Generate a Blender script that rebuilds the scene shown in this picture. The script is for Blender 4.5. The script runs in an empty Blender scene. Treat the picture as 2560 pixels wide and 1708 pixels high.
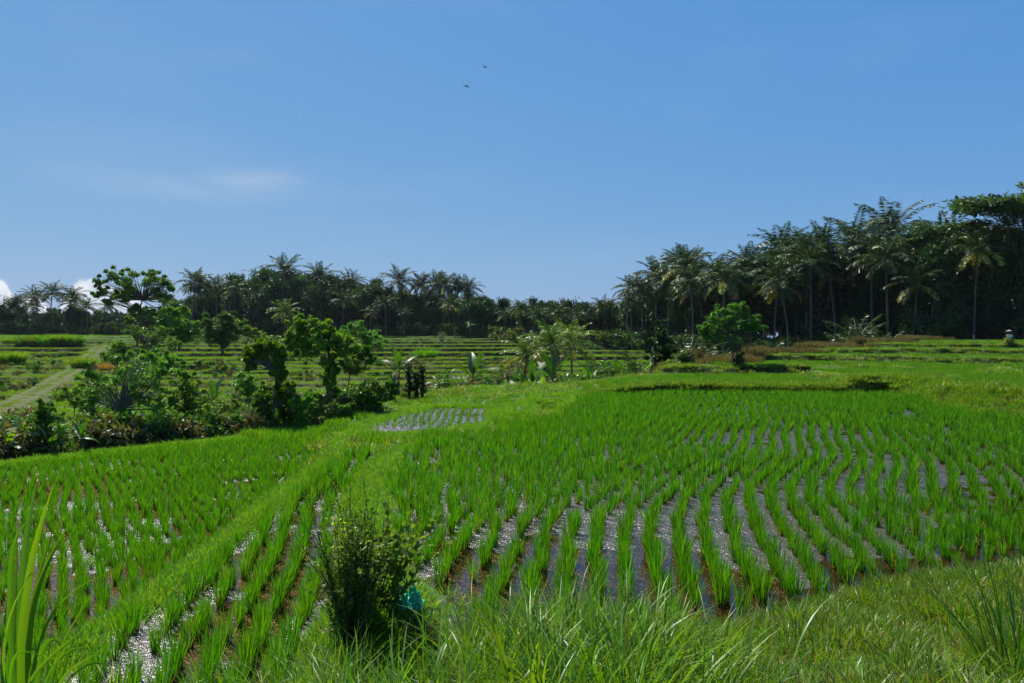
import bpy, math, random
import numpy as np
R = math.radians
rng = np.random.default_rng(7)
random.seed(7)
scn = bpy.context.scene
COL = scn.collection

# ------------------------------------------------------------------ camera, sky, sun, exposure
CZ, FPX, HX, HY = 2.4, 788.0, 512.0, 340.0
cam_d = bpy.data.cameras.new("camera"); cam = bpy.data.objects.new("camera", cam_d); COL.objects.link(cam)
cam.location = (0, 0, CZ); cam.rotation_euler = (R(90), 0, 0)
cam_d.sensor_width = 36; cam_d.lens = 36 * FPX / 1024; cam_d.clip_end = 20000; cam_d.clip_start = 0.05
cam_d.shift_y = -1.5 / 1024
scn.camera = cam

SUN_EL, SUN_AZ = 56.0, -38.0          # azimuth measured from +Y (view direction), negative = left
world = bpy.data.worlds.new("World"); scn.world = world; world.use_nodes = True
wn = world.node_tree; wn.nodes.clear()
wo = wn.nodes.new("ShaderNodeOutputWorld"); bg = wn.nodes.new("ShaderNodeBackground")
sky = wn.nodes.new("ShaderNodeTexSky"); sky.sky_type = 'NISHITA'; sky.sun_disc = False
sky.sun_elevation = R(SUN_EL); sky.sun_rotation = R(SUN_AZ)
sky.altitude = 300; sky.air_density = 1.0; sky.dust_density = 0.6; sky.ozone_density = 2.2
hs = wn.nodes.new("ShaderNodeHueSaturation"); hs.inputs['Saturation'].default_value = 1.0
sp_ = wn.nodes.new("ShaderNodeSeparateColor"); cb_ = wn.nodes.new("ShaderNodeCombineColor"); wn.links.new(sky.outputs[0], sp_.inputs[0])
for i_, (g_, a_) in enumerate(((.85, .625), (.45, 1.87), (.12, 5.5))):      # deeper tropical blue, flatter towards the horizon
    pw = wn.nodes.new("ShaderNodeMath"); pw.operation = 'POWER'; pw.inputs[1].default_value = g_; ml = wn.nodes.new("ShaderNodeMath"); ml.operation = 'MULTIPLY'; ml.inputs[1].default_value = a_
    wn.links.new(sp_.outputs[i_], pw.inputs[0]); wn.links.new(pw.outputs[0], ml.inputs[0]); wn.links.new(ml.outputs[0], cb_.inputs[i_])
wn.links.new(cb_.outputs[0], hs.inputs['Color'])
# thin cirrus streaks, laid out by direction in the sky
tc = wn.nodes.new("ShaderNodeTexCoord"); mp = wn.nodes.new("ShaderNodeMapping"); mp.inputs['Scale'].default_value = (1.4, 1.4, 5.0)
mp.inputs['Rotation'].default_value = (0, R(-8), 0)
nz = wn.nodes.new("ShaderNodeTexNoise"); nz.inputs['Scale'].default_value = 2.6; nz.inputs['Detail'].default_value = 7; nz.inputs['Distortion'].default_value = .5
cr = wn.nodes.new("ShaderNodeMapRange"); cr.inputs[1].default_value = .52; cr.inputs[2].default_value = .82; cr.inputs[3].default_value = 0; cr.inputs[4].default_value = .12
wn.links.new(tc.outputs['Generated'], mp.inputs[0]); wn.links.new(mp.outputs[0], nz.inputs['Vector']); wn.links.new(nz.outputs['Fac'], cr.inputs[0])
def cirrus_patch(px, py, rx, ry, amp, n_in):
    """a brighter wisp round one direction of the sky"""
    d = np.array([(px-HX)/FPX, 1, (HY-py)/FPX]); d /= np.linalg.norm(d)
    sub = wn.nodes.new("ShaderNodeVectorMath"); sub.operation = 'SUBTRACT'; sub.inputs[1].default_value = tuple(d)
    wn.links.new(tc.outputs['Generated'], sub.inputs[0])
    m = wn.nodes.new("ShaderNodeVectorMath"); m.operation = 'MULTIPLY'; m.inputs[1].default_value = (1/rx, 0, 1/ry); wn.links.new(sub.outputs[0], m.inputs[0])
    l = wn.nodes.new("ShaderNodeVectorMath"); l.operation = 'LENGTH'; wn.links.new(m.outputs[0], l.inputs[0])
    r = wn.nodes.new("ShaderNodeMapRange"); r.interpolation_type = 'SMOOTHSTEP'; r.inputs[1].default_value = 1; r.inputs[2].default_value = 0; r.inputs[3].default_value = 0; r.inputs[4].default_value = amp
    wn.links.new(l.outputs['Value'], r.inputs[0])
    mu = wn.nodes.new("ShaderNodeMath"); mu.operation = 'MULTIPLY'; wn.links.new(r.outputs[0], mu.inputs[0]); wn.links.new(n_in, mu.inputs[1])
    return mu.outputs[0]
nz2 = wn.nodes.new("ShaderNodeTexNoise"); nz2.inputs['Scale'].default_value = 13; nz2.inputs['Detail'].default_value = 8; nz2.inputs['Distortion'].default_value = .6
mp2 = wn.nodes.new("ShaderNodeMapping"); mp2.inputs['Scale'].default_value = (1, 1, 5.0); mp2.inputs['Rotation'].default_value = (0, R(14), 0)
wn.links.new(tc.outputs['Generated'], mp2.inputs[0]); wn.links.new(mp2.outputs[0], nz2.inputs['Vector'])
s = cr.outputs[0]
for a in [(258, 178, .08, .02, .75, nz2.outputs['Fac']), (190, 188, .2, .022, .45, nz2.outputs['Fac']), (140, 165, .2, .08, .22, nz2.outputs['Fac'])]:
    p = cirrus_patch(*a); ad = wn.nodes.new("ShaderNodeMath"); ad.operation = 'ADD'; wn.links.new(s, ad.inputs[0]); wn.links.new(p, ad.inputs[1]); s = ad.outputs[0]
mx = wn.nodes.new("ShaderNodeMixRGB"); mx.inputs[2].default_value = (4.6, 5.8, 7.4, 1)
wn.links.new(s, mx.inputs[0]); wn.links.new(hs.outputs[0], mx.inputs[1]); # two low cumulus banks near the horizon at left, as functions of bearing and elevation
def M2(op,a,b=None,c=None):
    n=wn.nodes.new("ShaderNodeMath"); n.operation=op
    for i,v in enumerate((a,b,c)):
        if v is None: continue
        if isinstance(v,(int,float)): n.inputs[i].default_value=v
        else: wn.links.new(v,n.inputs[i])
    return n.outputs[0]
sx_=wn.nodes.new("ShaderNodeSeparateXYZ"); wn.links.new(tc.outputs['Generated'],sx_.inputs[0])
ym=M2('MAXIMUM',sx_.outputs[1],.05); tu=M2('DIVIDE',sx_.outputs[0],ym); tv=M2('DIVIDE',sx_.outputs[2],ym)
u01=M2('DIVIDE',M2('ADD',tu,.85),.45)          # tan(bearing) -0.85 .. -0.40
fc=wn.nodes.new("ShaderNodeFloatCurve"); cu=fc.mapping.curves[0]
CP=[(0.0,.40),(.20,.68),(.42,.74),(.455,.70),(.50,.50),(.53,.56),(.57,.46),(.60,.36),(.625,.48),(.66,.64),(.693,.68),(.73,.64),(.78,.56),(.83,.48),(.90,.2),(1.0,0.0)]
while len(cu.points)<len(CP): cu.points.new(.5,.5)
for p_,(a_,b_) in zip(cu.points,CP): p_.location=(a_,b_); p_.handle_type='AUTO'
fc.mapping.update(); wn.links.new(u01,fc.inputs['Value'])
nc=wn.nodes.new("ShaderNodeTexNoise"); nc.inputs['Scale'].default_value=24; nc.inputs['Detail'].default_value=6; nc.inputs['Roughness'].default_value=.6; wn.links.new(tc.outputs['Generated'],nc.inputs['Vector'])
hgt=M2('MULTIPLY_ADD',M2('SUBTRACT',nc.outputs['Fac'],.5),.035,M2('MULTIPLY',fc.outputs[0],.115))
dep=M2('SUBTRACT',hgt,tv)
mk=wn.nodes.new("ShaderNodeMapRange"); mk.interpolation_type='SMOOTHSTEP'; mk.inputs[1].default_value=0; mk.inputs[2].default_value=.008; wn.links.new(dep,mk.inputs[0])
msk_=M2('MULTIPLY',mk.outputs[0],M2('GREATER_THAN',sx_.outputs[1],.3))
shd=wn.nodes.new("ShaderNodeMapRange"); shd.inputs[1].default_value=.0; shd.inputs[2].default_value=.05; wn.links.new(M2('MULTIPLY_ADD',M2('SUBTRACT',nc.outputs['Fac'],.5),.10,dep),shd.inputs[0])
cc_=wn.nodes.new("ShaderNodeMixRGB"); cc_.inputs[1].default_value=(8.6,9.0,9.6,1); cc_.inputs[2].default_value=(4.6,5.6,7.4,1); wn.links.new(shd.outputs[0],cc_.inputs[0])
mc_=wn.nodes.new("ShaderNodeMixRGB"); wn.links.new(msk_,mc_.inputs[0]); wn.links.new(mx.outputs[0],mc_.inputs[1]); wn.links.new(cc_.outputs[0],mc_.inputs[2]); wn.links.new(mc_.outputs[0], bg.inputs[0])
bg.inputs[1].default_value = 0.060
wn.links.new(bg.outputs[0], wo.inputs[0])

sl = bpy.data.lights.new("sun", 'SUN'); sl.energy = 4.8; sl.angle = R(0.6); sl.color = (1, .95, .86)
sun = bpy.data.objects.new("sun", sl); COL.objects.link(sun)
from mathutils import Vector
sdir = Vector((math.sin(R(SUN_AZ))*math.cos(R(SUN_EL)), math.cos(R(SUN_AZ))*math.cos(R(SUN_EL)), math.sin(R(SUN_EL))))
sun.rotation_euler = sdir.to_track_quat('Z', 'Y').to_euler(); sun.location = (-30, 30, 60)
scn.view_settings.view_transform = 'Standard'; scn.view_settings.look = 'None'
scn.view_settings.exposure = 0.72; scn.view_settings.gamma = 1
scn.cycles.max_bounces = 6; scn.cycles.transparent_max_bounces = 10
scn.cycles.diffuse_bounces = 3; scn.cycles.glossy_bounces = 3; scn.cycles.transmission_bounces = 4

# ------------------------------------------------------------------ helpers
def tagit(o, label=None, cat=None, group=None, kind=None):
    if label: o["label"] = label
    if cat: o["category"] = cat
    if group: o["group"] = group
    if kind: o["kind"] = kind
    return o

class MB:
    """collects quads/tris with a colour per face; build() links one mesh object"""
    def __init__(s): s.v=[]; s.q=[]; s.t=[]; s.qc=[]; s.tc=[]; s.n=0
    def add(s, v, q=None, t=None, col=(1,1,1)):
        v=np.asarray(v,float).reshape(-1,3)
        if q is not None and len(q):
            q=np.asarray(q,int).reshape(-1,4); s.q.append(q+s.n); c=np.asarray(col,float)
            s.qc.append(np.broadcast_to(c,(len(q),3)) if c.ndim==1 else c)
        if t is not None and len(t):
            t=np.asarray(t,int).reshape(-1,3); s.t.append(t+s.n); c=np.asarray(col,float)
            s.tc.append(np.broadcast_to(c,(len(t),3)) if c.ndim==1 else c)
        s.v.append(v); s.n+=len(v)
    def mesh(s, name, mat, smooth=False):
        V=np.concatenate(s.v).astype(np.float32)
        Q=np.concatenate(s.q) if s.q else np.zeros((0,4),int); T=np.concatenate(s.t) if s.t else np.zeros((0,3),int)
        C=np.concatenate([x for x in s.qc+s.tc]) if (s.qc or s.tc) else np.zeros((0,3))
        me=bpy.data.meshes.new(name); me.vertices.add(len(V)); me.vertices.foreach_set('co',V.ravel())
        loops=np.concatenate([Q.ravel(),T.ravel()]).astype(np.int32); me.loops.add(len(loops)); me.loops.foreach_set('vertex_index',loops)
        nf=len(Q)+len(T); me.polygons.add(nf)
        tot=np.concatenate([np.full(len(Q),4),np.full(len(T),3)]).astype(np.int32)
        st=np.concatenate([[0],np.cumsum(tot)[:-1]]).astype(np.int32) if nf else tot
        me.polygons.foreach_set('loop_start',st); me.polygons.foreach_set('loop_total',tot)
        if smooth: me.polygons.foreach_set('use_smooth',np.ones(nf,bool))
        a=me.attributes.new('Col','FLOAT_COLOR','FACE'); cc=np.ones((nf,4),np.float32); cc[:,:3]=C; a.data.foreach_set('color',cc.ravel())
        me.update(calc_edges=True); me.validate()
        if mat: me.materials.append(mat)
        return me
    def build(s, name, mat, parent=None, smooth=False, link=True, loc=None):
        o=bpy.data.objects.new(name, s.mesh(name,mat,smooth))
        if link: COL.objects.link(o)
        if parent: o.parent=parent
        if loc is not None: o.location=loc
        return o

def norm(a): return a/np.maximum(np.linalg.norm(a,axis=-1,keepdims=True),1e-9)

def tube(mb, pts, rad, sides=6, col=(1,1,1), cap=True):
    P=np.asarray(pts,float); n=len(P); rad=np.broadcast_to(np.asarray(rad,float),(n,))
    T=norm(np.gradient(P,axis=0)); ref=np.array([0.13,0.07,1.0]) if abs(T[0,2])<.9 else np.array([1.0,.1,0])
    U=norm(np.cross(T,ref)); W=np.cross(T,U)
    a=np.linspace(0,2*np.pi,sides,endpoint=False)
    ring=P[:,None]+rad[:,None,None]*(np.cos(a)[None,:,None]*U[:,None]+np.sin(a)[None,:,None]*W[:,None])
    i=np.arange(n-1)[:,None]*sides; j=np.arange(sides)[None]; j2=(j+1)%sides
    q=np.stack([i+j,i+j2,i+sides+j2,i+sides+j],-1).reshape(-1,4)
    v=ring.reshape(-1,3); t=[]
    if cap:
        v=np.concatenate([v,P[:1],P[-1:]]); b=n*sides
        t=[(b,(k+1)%sides,k) for k in range(sides)]+[(b+1,(n-1)*sides+k,(n-1)*sides+(k+1)%sides) for k in range(sides)]
    mb.add(v,q,t,col)

def leaves(mb, pos, U, V, L, W, col):
    """rhombic leaves: start at pos, run along U (length L), width along V"""
    L=np.broadcast_to(np.asarray(L,float),(len(pos),))[:,None]; W=np.broadcast_to(np.asarray(W,float),(len(pos),))[:,None]
    v=np.stack([pos,pos+U*L*.45+V*W*.5,pos+U*L,pos+U*L*.45-V*W*.5],1).reshape(-1,3)
    q=np.arange(len(pos)*4).reshape(-1,4); mb.add(v,q,None,col)

def leaf_cloud(mb, C, rr, n, L, W, ca, cb, up=.6, flat=.7, shell=.5, r=rng):
    """n leaves round each centre C (k,3), radius rr"""
    C=np.asarray(C,float); k=len(C); rr=np.broadcast_to(np.asarray(rr,float),(k,))
    d=norm(r.normal(size=(k,n,3))); rad=r.random((k,n,1))**shell
    g_=np.minimum(np.abs(r.normal(size=(k,n,1)))*.62,1.9); rad=rad*.35+g_*.65; p=C[:,None]+d*rad*rr[:,None,None]*np.array([1,1,flat])
    nn=norm(r.normal(size=(k,n,3))+np.array([0,0,up])+d*.5); u=norm(np.cross(nn,r.normal(size=(k,n,3)))); v=np.cross(nn,u)
    f=r.random((k,n,1))*.6+r.random((k,1,1))*.4; col=np.asarray(ca)*(1-f)+np.asarray(cb)*f
    col=col*(.8+.4*r.random((k,n,1)))
    LL=L*(.7+.6*r.random(k*n)); WW=W*(.7+.6*r.random(k*n))
    leaves(mb,p.reshape(-1,3),u.reshape(-1,3),v.reshape(-1,3),LL,WW,col.reshape(-1,3))

def empty(name, loc, rz=0, scale=1):
    o=bpy.data.objects.new(name,None); COL.objects.link(o); o.location=loc; o.rotation_euler=(0,0,rz)
    o.scale=(scale,)*3 if np.isscalar(scale) else scale
    o.empty_display_size=.3
    return o
def copy_tree(o, parent=None):
    c=o.copy(); COL.objects.link(c); c.parent=parent
    for ch in list(o.children): copy_tree(ch,c)
    return c
KIDS={}
def place(proto, loc, rz=0, scale=1, **tags):
    """first use moves the prototype itself, afterwards copies it with its parts"""
    if proto in KIDS: o=copy_tree(proto)
    else: o=proto; KIDS[proto]=1
    o.location=loc; o.rotation_euler=(0,0,rz); o.scale=(scale,)*3 if np.isscalar(scale) else scale
    for k in ('label','category','group'):
        if k in o: del o[k]
    tagit(o,tags.get("label"),tags.get("category"),tags.get("group"))
    return o

# value noise
_G=rng.random((257,257)); _G[256]=_G[0]; _G[:,256]=_G[:,0]
def vn(x,y,s=0):
    x=np.asarray(x,float)+s*17.3; y=np.asarray(y,float)+s*31.7
    xi=np.floor(x); yi=np.floor(y); fx=x-xi; fy=y-yi; fx=fx*fx*(3-2*fx); fy=fy*fy*(3-2*fy)
    xi=(xi.astype(int))%256; yi=(yi.astype(int))%256
    a=_G[xi,yi]; b=_G[xi+1,yi]; c=_G[xi,yi+1]; d=_G[xi+1,yi+1]
    return (a*(1-fx)+b*fx)*(1-fy)+(c*(1-fx)+d*fx)*fy
def fbm(x,y,s=0,o=3):
    r=0;a=1;t=0
    for k in range(o): r=r+a*vn(x*2**k,y*2**k,s+k); t+=a; a*=.5
    return r/t
def ss(x): x=np.clip(x,0,1); return x*x*(3-2*x)
def inpoly(x,y,poly):
    P=np.asarray(poly,float); ins=np.zeros(x.shape,bool)
    for i in range(len(P)):
        x1,y1=P[i-1]; x2,y2=P[i]
        if y1==y2: continue
        c=((y1>y)!=(y2>y))&(x<(x2-x1)*(y-y1)/(y2-y1)+x1); ins^=c
    return ins
def dline(x,y,pl,closed=False):
    P=np.asarray(pl,float); d=np.full(x.shape,1e9)
    n=len(P)
    for i in range(n if closed else n-1):
        a=P[i]; b=P[(i+1)%n]; e=b-a; t=np.clip(((x-a[0])*e[0]+(y-a[1])*e[1])/(e@e),0,1)
        d=np.minimum(d,np.hypot(x-a[0]-t*e[0],y-a[1]-t*e[1]))
    return d

# ------------------------------------------------------------------ materials
def newmat(name):
    m=bpy.data.materials.new(name); m.use_nodes=True; nt=m.node_tree; nt.nodes.clear()
    return m,nt,nt.nodes.new("ShaderNodeOutputMaterial")
def N(nt,t,**kw):
    n=nt.nodes.new(t)
    for k,v in kw.items(): setattr(n,k,v)
    return n
def leafmat(name, trans=.5, tcol=(1.25,1.25,.5), gloss=.06, rough=.38, var=.12, huev=.02, sat=1.0):
    m,nt,out=newmat(name); L=nt.links.new
    at=N(nt,"ShaderNodeAttribute",attribute_name="Col"); oi=N(nt,"ShaderNodeObjectInfo"); h=N(nt,"ShaderNodeHueSaturation")
    mr=N(nt,"ShaderNodeMapRange"); mr.inputs[3].default_value=.5-huev; mr.inputs[4].default_value=.5+huev; L(oi.outputs['Random'],mr.inputs[0]); L(mr.outputs[0],h.inputs['Hue'])
    m2=N(nt,"ShaderNodeMath",operation='MULTIPLY'); m2.inputs[1].default_value=7.31; L(oi.outputs['Random'],m2.inputs[0])
    m3=N(nt,"ShaderNodeMath",operation='FRACT'); L(m2.outputs[0],m3.inputs[0])
    mv=N(nt,"ShaderNodeMapRange"); mv.inputs[3].default_value=1-var; mv.inputs[4].default_value=1+var; L(m3.outputs[0],mv.inputs[0]); L(mv.outputs[0],h.inputs['Value'])
    h.inputs['Saturation'].default_value=sat
    L(at.outputs['Color'],h.inputs['Color'])
    d=N(nt,"ShaderNodeBsdfDiffuse"); t=N(nt,"ShaderNodeBsdfTranslucent"); mu=N(nt,"ShaderNodeMixRGB",blend_type='MULTIPLY'); mu.inputs[0].default_value=1; mu.inputs[2].default_value=(*tcol,1)
    L(h.outputs[0],d.inputs[0]); L(h.outputs[0],mu.inputs[1]); L(mu.outputs[0],t.inputs[0])
    mix=N(nt,"ShaderNodeMixShader"); mix.inputs[0].default_value=trans; L(d.outputs[0],mix.inputs[1]); L(t.outputs[0],mix.inputs[2])
    g=N(nt,"ShaderNodeBsdfGlossy"); g.inputs['Roughness'].default_value=rough; g.inputs[0].default_value=(.95,1,.95,1)
    mg=N(nt,"ShaderNodeMixShader"); mg.inputs[0].default_value=gloss
    L(mix.outputs[0],mg.inputs[1]); L(g.outputs[0],mg.inputs[2]); L(mg.outputs[0],out.inputs[0])
    return m
def plainmat(name, rough=.9, spec=.2, bump=0, bscale=20, nvar=.35, metallic=0):
    m,nt,out=newmat(name); L=nt.links.new; p=N(nt,"ShaderNodeBsdfPrincipled"); at=N(nt,"ShaderNodeAttribute",attribute_name="Col")
    tc=N(nt,"ShaderNodeTexCoord"); nz=N(nt,"ShaderNodeTexNoise"); nz.inputs['Scale'].default_value=bscale; nz.inputs['Detail'].default_value=5; L(tc.outputs['Object'],nz.inputs['Vector'])
    mr=N(nt,"ShaderNodeMapRange"); mr.inputs[1].default_value=.3; mr.inputs[2].default_value=.7; mr.inputs[3].default_value=1-nvar; mr.inputs[4].default_value=1+nvar; L(nz.outputs['Fac'],mr.inputs[0])
    mu=N(nt,"ShaderNodeVectorMath",operation='SCALE'); L(at.outputs['Color'],mu.inputs[0]); L(mr.outputs[0],mu.inputs['Scale']); L(mu.outputs[0],p.inputs['Base Color'])
    p.inputs['Roughness'].default_value=rough; p.inputs['Specular IOR Level'].default_value=spec; p.inputs['Metallic'].default_value=metallic
    if bump:
        b=N(nt,"ShaderNodeBump"); b.inputs['Strength'].default_value=bump; b.inputs['Distance'].default_value=.03; L(nz.outputs['Fac'],b.inputs['Height']); L(b.outputs[0],p.inputs['Normal'])
    L(p.outputs[0],out.inputs[0]); return m
M_RICE=leafmat('rice_leaf',.58,(1.4,1.3,.25),.018,.42,.1,.012)
M_GRASS=leafmat('grass_leaf',.52,(1.35,1.25,.3),.022,.4,.18,.025)
M_LEAF=leafmat('tree_leaf',.4,(1.3,1.3,.4),.025,.42,.22,.022)
M_PALM=leafmat('palm_leaf',.22,(1.3,1.3,.4),.03,.4,.2,.015)
M_BANANA=leafmat('banana_leaf',.45,(1.3,1.3,.5),.035,.42,.12,.012)
M_BARK=plainmat('bark',.95,.1,.6,9)
M_CLOTH=plainmat('cloth',.9,.1,.2,25,.1)
M_PLASTIC=leafmat('plastic_film',.35,(1,1.2,1.1),.035,.2,.0,.0)

# ------------------------------------------------------------------ layout of the fields (metres; camera at 0,0, looking along +Y)
AB=[(-3.7,5.0),(-3.55,7.3),(-3.6,9.9),(-3.7,11.5),(-3.8,13.5),(-3.8,15.4),(-3.9,17.0),(-4.2,19.0),(-4.8,21.3)]
BC=[(-1.0,4.9),(-1.15,6.5),(-1.4,8),(-1.85,10.1),(-2.2,11.7),(-2.5,14),(-2.5,15.8),(-2.4,17.6),(-1.6,19.2)]
EDGE=[(-40,4.8),(-6,5.0),(-3.7,5.0),(-1.0,4.9),(0.2,5.55),(1.6,6.3),(2.7,7.0),(3.7,7.55),(5.6,8.3),(9,10.0),(17,12.5),(40,20)]
A=AB+[(-5.8,23.4),(-7.9,24.4),(-12.2,18.8),(-18,16),(-40,12),(-40,5.0),(-6,5.2)]
B=AB[:7]+BC[:8][::-1]
C=BC+[(-.4,20.8),(.5,22.2),(1.4,25),(2.0,28),(2.3,31.5),(2.8,33.5),(5,34.2),(7.5,35),(10,34.3),(12.3,34),(16.5,34.5),(16.6,31),(15.6,29),(15.2,26),(15.3,23),(15.8,18),(17,12.5),(9,10),(5.6,8.3),(3.7,7.55),(2.7,7.0),(1.6,6.3),(.2,5.55)]
P=[(-4.4,22.6),(-3.0,22.2),(-.65,25.5),(-.65,31.3),(-3.4,31.6),(-4.2,28),(-4.8,25)]
P3=[(-.3,27.8),(.55,27.8),(.75,31.2),(-.2,31.2)]
P4=[(1.0,32.2),(2.0,32.4),(2.4,34.8),(1.0,34.8)]
PLAT=[(-60,-60),(-60,9),(-40,12.5),(-18,16.6),(-12.2,19.3),(-8.3,24.9),(-5.8,26.5),(-5.5,30),(-5.3,33),(-4.2,36.5),(-2.2,39.5),(.8,40.3),(2.8,39.8),(4.7,40.2),(6.8,42.5),(9.6,45.5),(13,51),(18,58),(24.6,66),(39,80),(50,95),(80,115),(400,160),(400,-60)]
FIELDS={'A':(A,-.7),'B':(B,-.1),'C':(C,0.0),'P':(P,-.33),'P3':(P3,-.22),'P4':(P4,-.1)}
TRACK=[(-24,34),(-29.8,45.8),(-37,62),(-46,83),(-56,105),(-65,124),(-70,140)]
def rowshift(y): return np.interp(y,[4,7,8.3,10,11.3,12.3,14.1,16,21.7,30,37],[-.15,0,.2,.45,.75,1.15,2.05,2.95,5.0,7.5,9.2])

def valley_cont(x,y):
    t=y+4.5*(fbm(x/22,y/30,3)-.5)+6*(vn(x/60,y/60,5)-.5)*ss((y-55)/30)
    sl=.043-.008*ss((x+15)/30)
    z=-2.5+sl*np.clip(t-40,0,110)
    z=z+np.interp(y,[0,18,25,32,40,50,62],[1.6,1.5,1.3,1.1,.85,.3,0])*ss((20-x)/6)
    z=z+np.clip(t-150,0,60)*.035*(1-ss((x+5)/20))
    return z
def terr(z,h,rf,lip,x,y,s):
    k=z/h+.35*(vn(x/9,y/40,s)-.5); f=k-np.floor(k)
    return h*(np.floor(k)+ss((f-(1-rf))/rf)*1.0)+lip*np.exp(-((f-.035)/.03)**2)*(np.abs(f)<.2)+0*y, f
def heights(x,y):
    zc=valley_cont(x,y); zc=zc+.10*(fbm(x/2.5,y/3,23)-.5); zt,f=terr(zc,.27,.035,.06,x,y,9); z2_,f2_=terr(zc,.52,.03,.08,x,y,9); far_=y>100+14*(vn(x/20,0*x,19)-.5); zt=np.where(far_,z2_,zt); f=np.where(far_,f2_,f)
    w=ss((y-42)/4)*(1-ss((y-178)/8)); zt=zc*(1-w)+zt*w
    dt=dline(x,y,TRACK); tw=ss((1.5-dt-.5*(fbm(x/2,y/2,24)-.5))/.7); zt=zt*(1-tw)+(zc+.12)*tw
    # hill behind the far trees, left of the middle
    zt=zt+9*np.exp(-((x+60)/60)**2-((y-300)/60)**2)*ss((y-200)/40)
    zt=zt+.35*ss((y-150)/20)*(fbm(x/6,y/6,2)-.5)
    # dry scrubby slope below the near plateau
    zt=zt+.5*(fbm(x/3,y/3,21)-.5)*(1-ss((y-44)/6))
    # ---- plateau
    dC=dline(x,y,C,True); inC=inpoly(x,y,C)
    dn=dC+1.6*(fbm(x/7,y/7,11)-.5)*ss(dC/4)
    Sp=dn*.036+.6*ss((x-13.8)/2.0)*ss((44-y)/10)
    k=Sp/.38+.35*(vn(x/9,y/14,13)-.5)*ss(dC/3)+.08*(fbm(x/2,y/2,14)-.5)*ss(dC/3); kf=k-np.floor(k)
    T=.08+.38*(1+np.floor(k)+ss((kf-.95)/.05))+(.16+.2*(fbm(x/2.5,y/2.5,15)-.5))*np.exp(-((kf-.03)/.03)**2)*(dC>2)
    T=np.minimum(T,2.25+.02*vn(x/3,y/3,2))
    east=ss((x-.5)/6)
    low=-.25+.3*ss((y-31)/9)+.12*(fbm(x/2.2,y/2.2,8)-.5)-.42*(1-ss((y-24.5)/5))*ss((-3-x)/3)
    pl=low*(1-east)+T*east
    mud=np.zeros_like(x)
    for k_ in ('A','B','C','P','P3','P4'):
        poly,lv=FIELDS[k_]; ins=inpoly(x,y,poly); pl=np.where(ins,lv,pl); mud=np.where(ins,1,mud)
    # bank the photographer stands on
    E=np.asarray(EDGE); ye=np.interp(x,E[:,0],E[:,1])+.25*(fbm(x/.7,0*x,5)-.5)
    dE=ye-y; base=np.where(x<-3.7,-.7,np.where(x<-1.0,-.1,0.0))
    bank=base+(.16-base)*ss(dE/.35)+.14*ss(dE/1.2)+.42*ss((dE-.6)/3.5)+.07*(fbm(x/.6,y/.6,4)-.5)
    pl=np.where(dE>0,bank,pl); mud=np.where(dE>.05,0,mud)
    # low mud walls (bunds)
    def bund(z,line,h,wd,closed=False,s=0):
        d=dline(x,y,line,closed); hh=h*(.75+.5*fbm(x/.8,y/.8,30+s)); ww=wd*(.75+.5*fbm(x/1.3,y/1.3,40+s))
        g=np.exp(-(d/ww)**4)
        return g*hh,g
    msk=(dE<0)
    for (ln,h,wd,cl,s,lv) in [(AB,.12,.24,False,1,-.1),(BC[:7],.16,.19,False,2,0.0),(BC[6:],.06,.2,False,8,0.0),(P,.07,.3,True,3,-.33),(P3,.05,.25,True,4,-.22),(P4,.05,.25,True,5,-.1),(C[12:26],.1,.25,False,6,0),([(-5.8,23.4),(-7.9,24.4),(-12.2,18.8),(-18,16),(-40,12)],.12,.4,False,7,-.7)]:
        b,g=bund(pl,ln,h,wd,cl,s); tgt=lv+b
        pl=np.where(msk&(g>.02),np.maximum(pl,pl*(1-g)+tgt*g),pl); mud=np.where(g>.35,0,mud)
    # mound that carries the vines and the plastic bag
    g=np.exp(-(np.hypot((x+1.08)/.42,(y-6.45)/1.1))**4); pl=np.where(msk&(g>.02),np.maximum(pl,-.1+g*.42),pl); mud=np.where(g>.2,0,mud)
    inP=inpoly(x,y,PLAT); dP=dline(x,y,PLAT,True)
    w=np.where(inP,1.0,1-ss((dP+.6*(fbm(x/1.5,y/1.5,6)-.5))/2.6))
    z=zt*(1-w)+pl*w
    z=z+np.where(inP&(dP<.6),.08*(1-dP/.6),0)
    mud=mud*inP
    return z,mud,w,tw*(1-w),f

def axis(segs):
    a=[segs[0][0]]
    for (s,e,st) in segs: a+=list(np.arange(s+st,e+st*.5,st))
    return np.array(a)
def geo(a,b,n): return list(np.geomspace(a,b,n))
xs=axis([(0,18,.14),(18,45,.35),(45,90,.8),(90,200,2.5)]); xs=np.array(sorted(set(np.round(np.concatenate([xs,-xs,geo(215,6000,16),[-g for g in geo(215,6000,16)]]),4))))
ys=axis([(-8,4,.5),(4,36,.11),(36,62,.18),(62,125,.22),(125,185,.4),(185,330,2.5)]); ys=np.concatenate([[-2000,-600,-200,-60,-20],ys,geo(345,9000,16)])
GX,GY=np.meshgrid(xs,ys,indexing='ij')
GZ,GM,GW,GT,GF=heights(GX,GY)
def blur(a,ax): return (np.roll(a,1,ax)+2*a+np.roll(a,-1,ax))/4
GB=blur(blur(GZ,0),1); near=(GY<30)&(GY>4.2)&(abs(GX)<14); GB=np.where(near,blur(blur(GB,0),1),GB)
inner=np.zeros_like(near); inner[2:-2,2:-2]=True
GZ=np.where(inner&(GY<33),GB,GZ)
for _ in range(4):
    GB=blur(blur(GZ,0),1); GZ=np.where(inner&(GX>9)&(GX<24)&(GY>14)&(GY<40),GB,GZ)
_gx=np.gradient(GZ,axis=0)/np.gradient(GX,axis=0); _gy=np.gradient(GZ,axis=1)/np.gradient(GY,axis=1); GS=np.hypot(_gx,_gy)
GM=np.where(GS>.22,0,GM)
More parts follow.
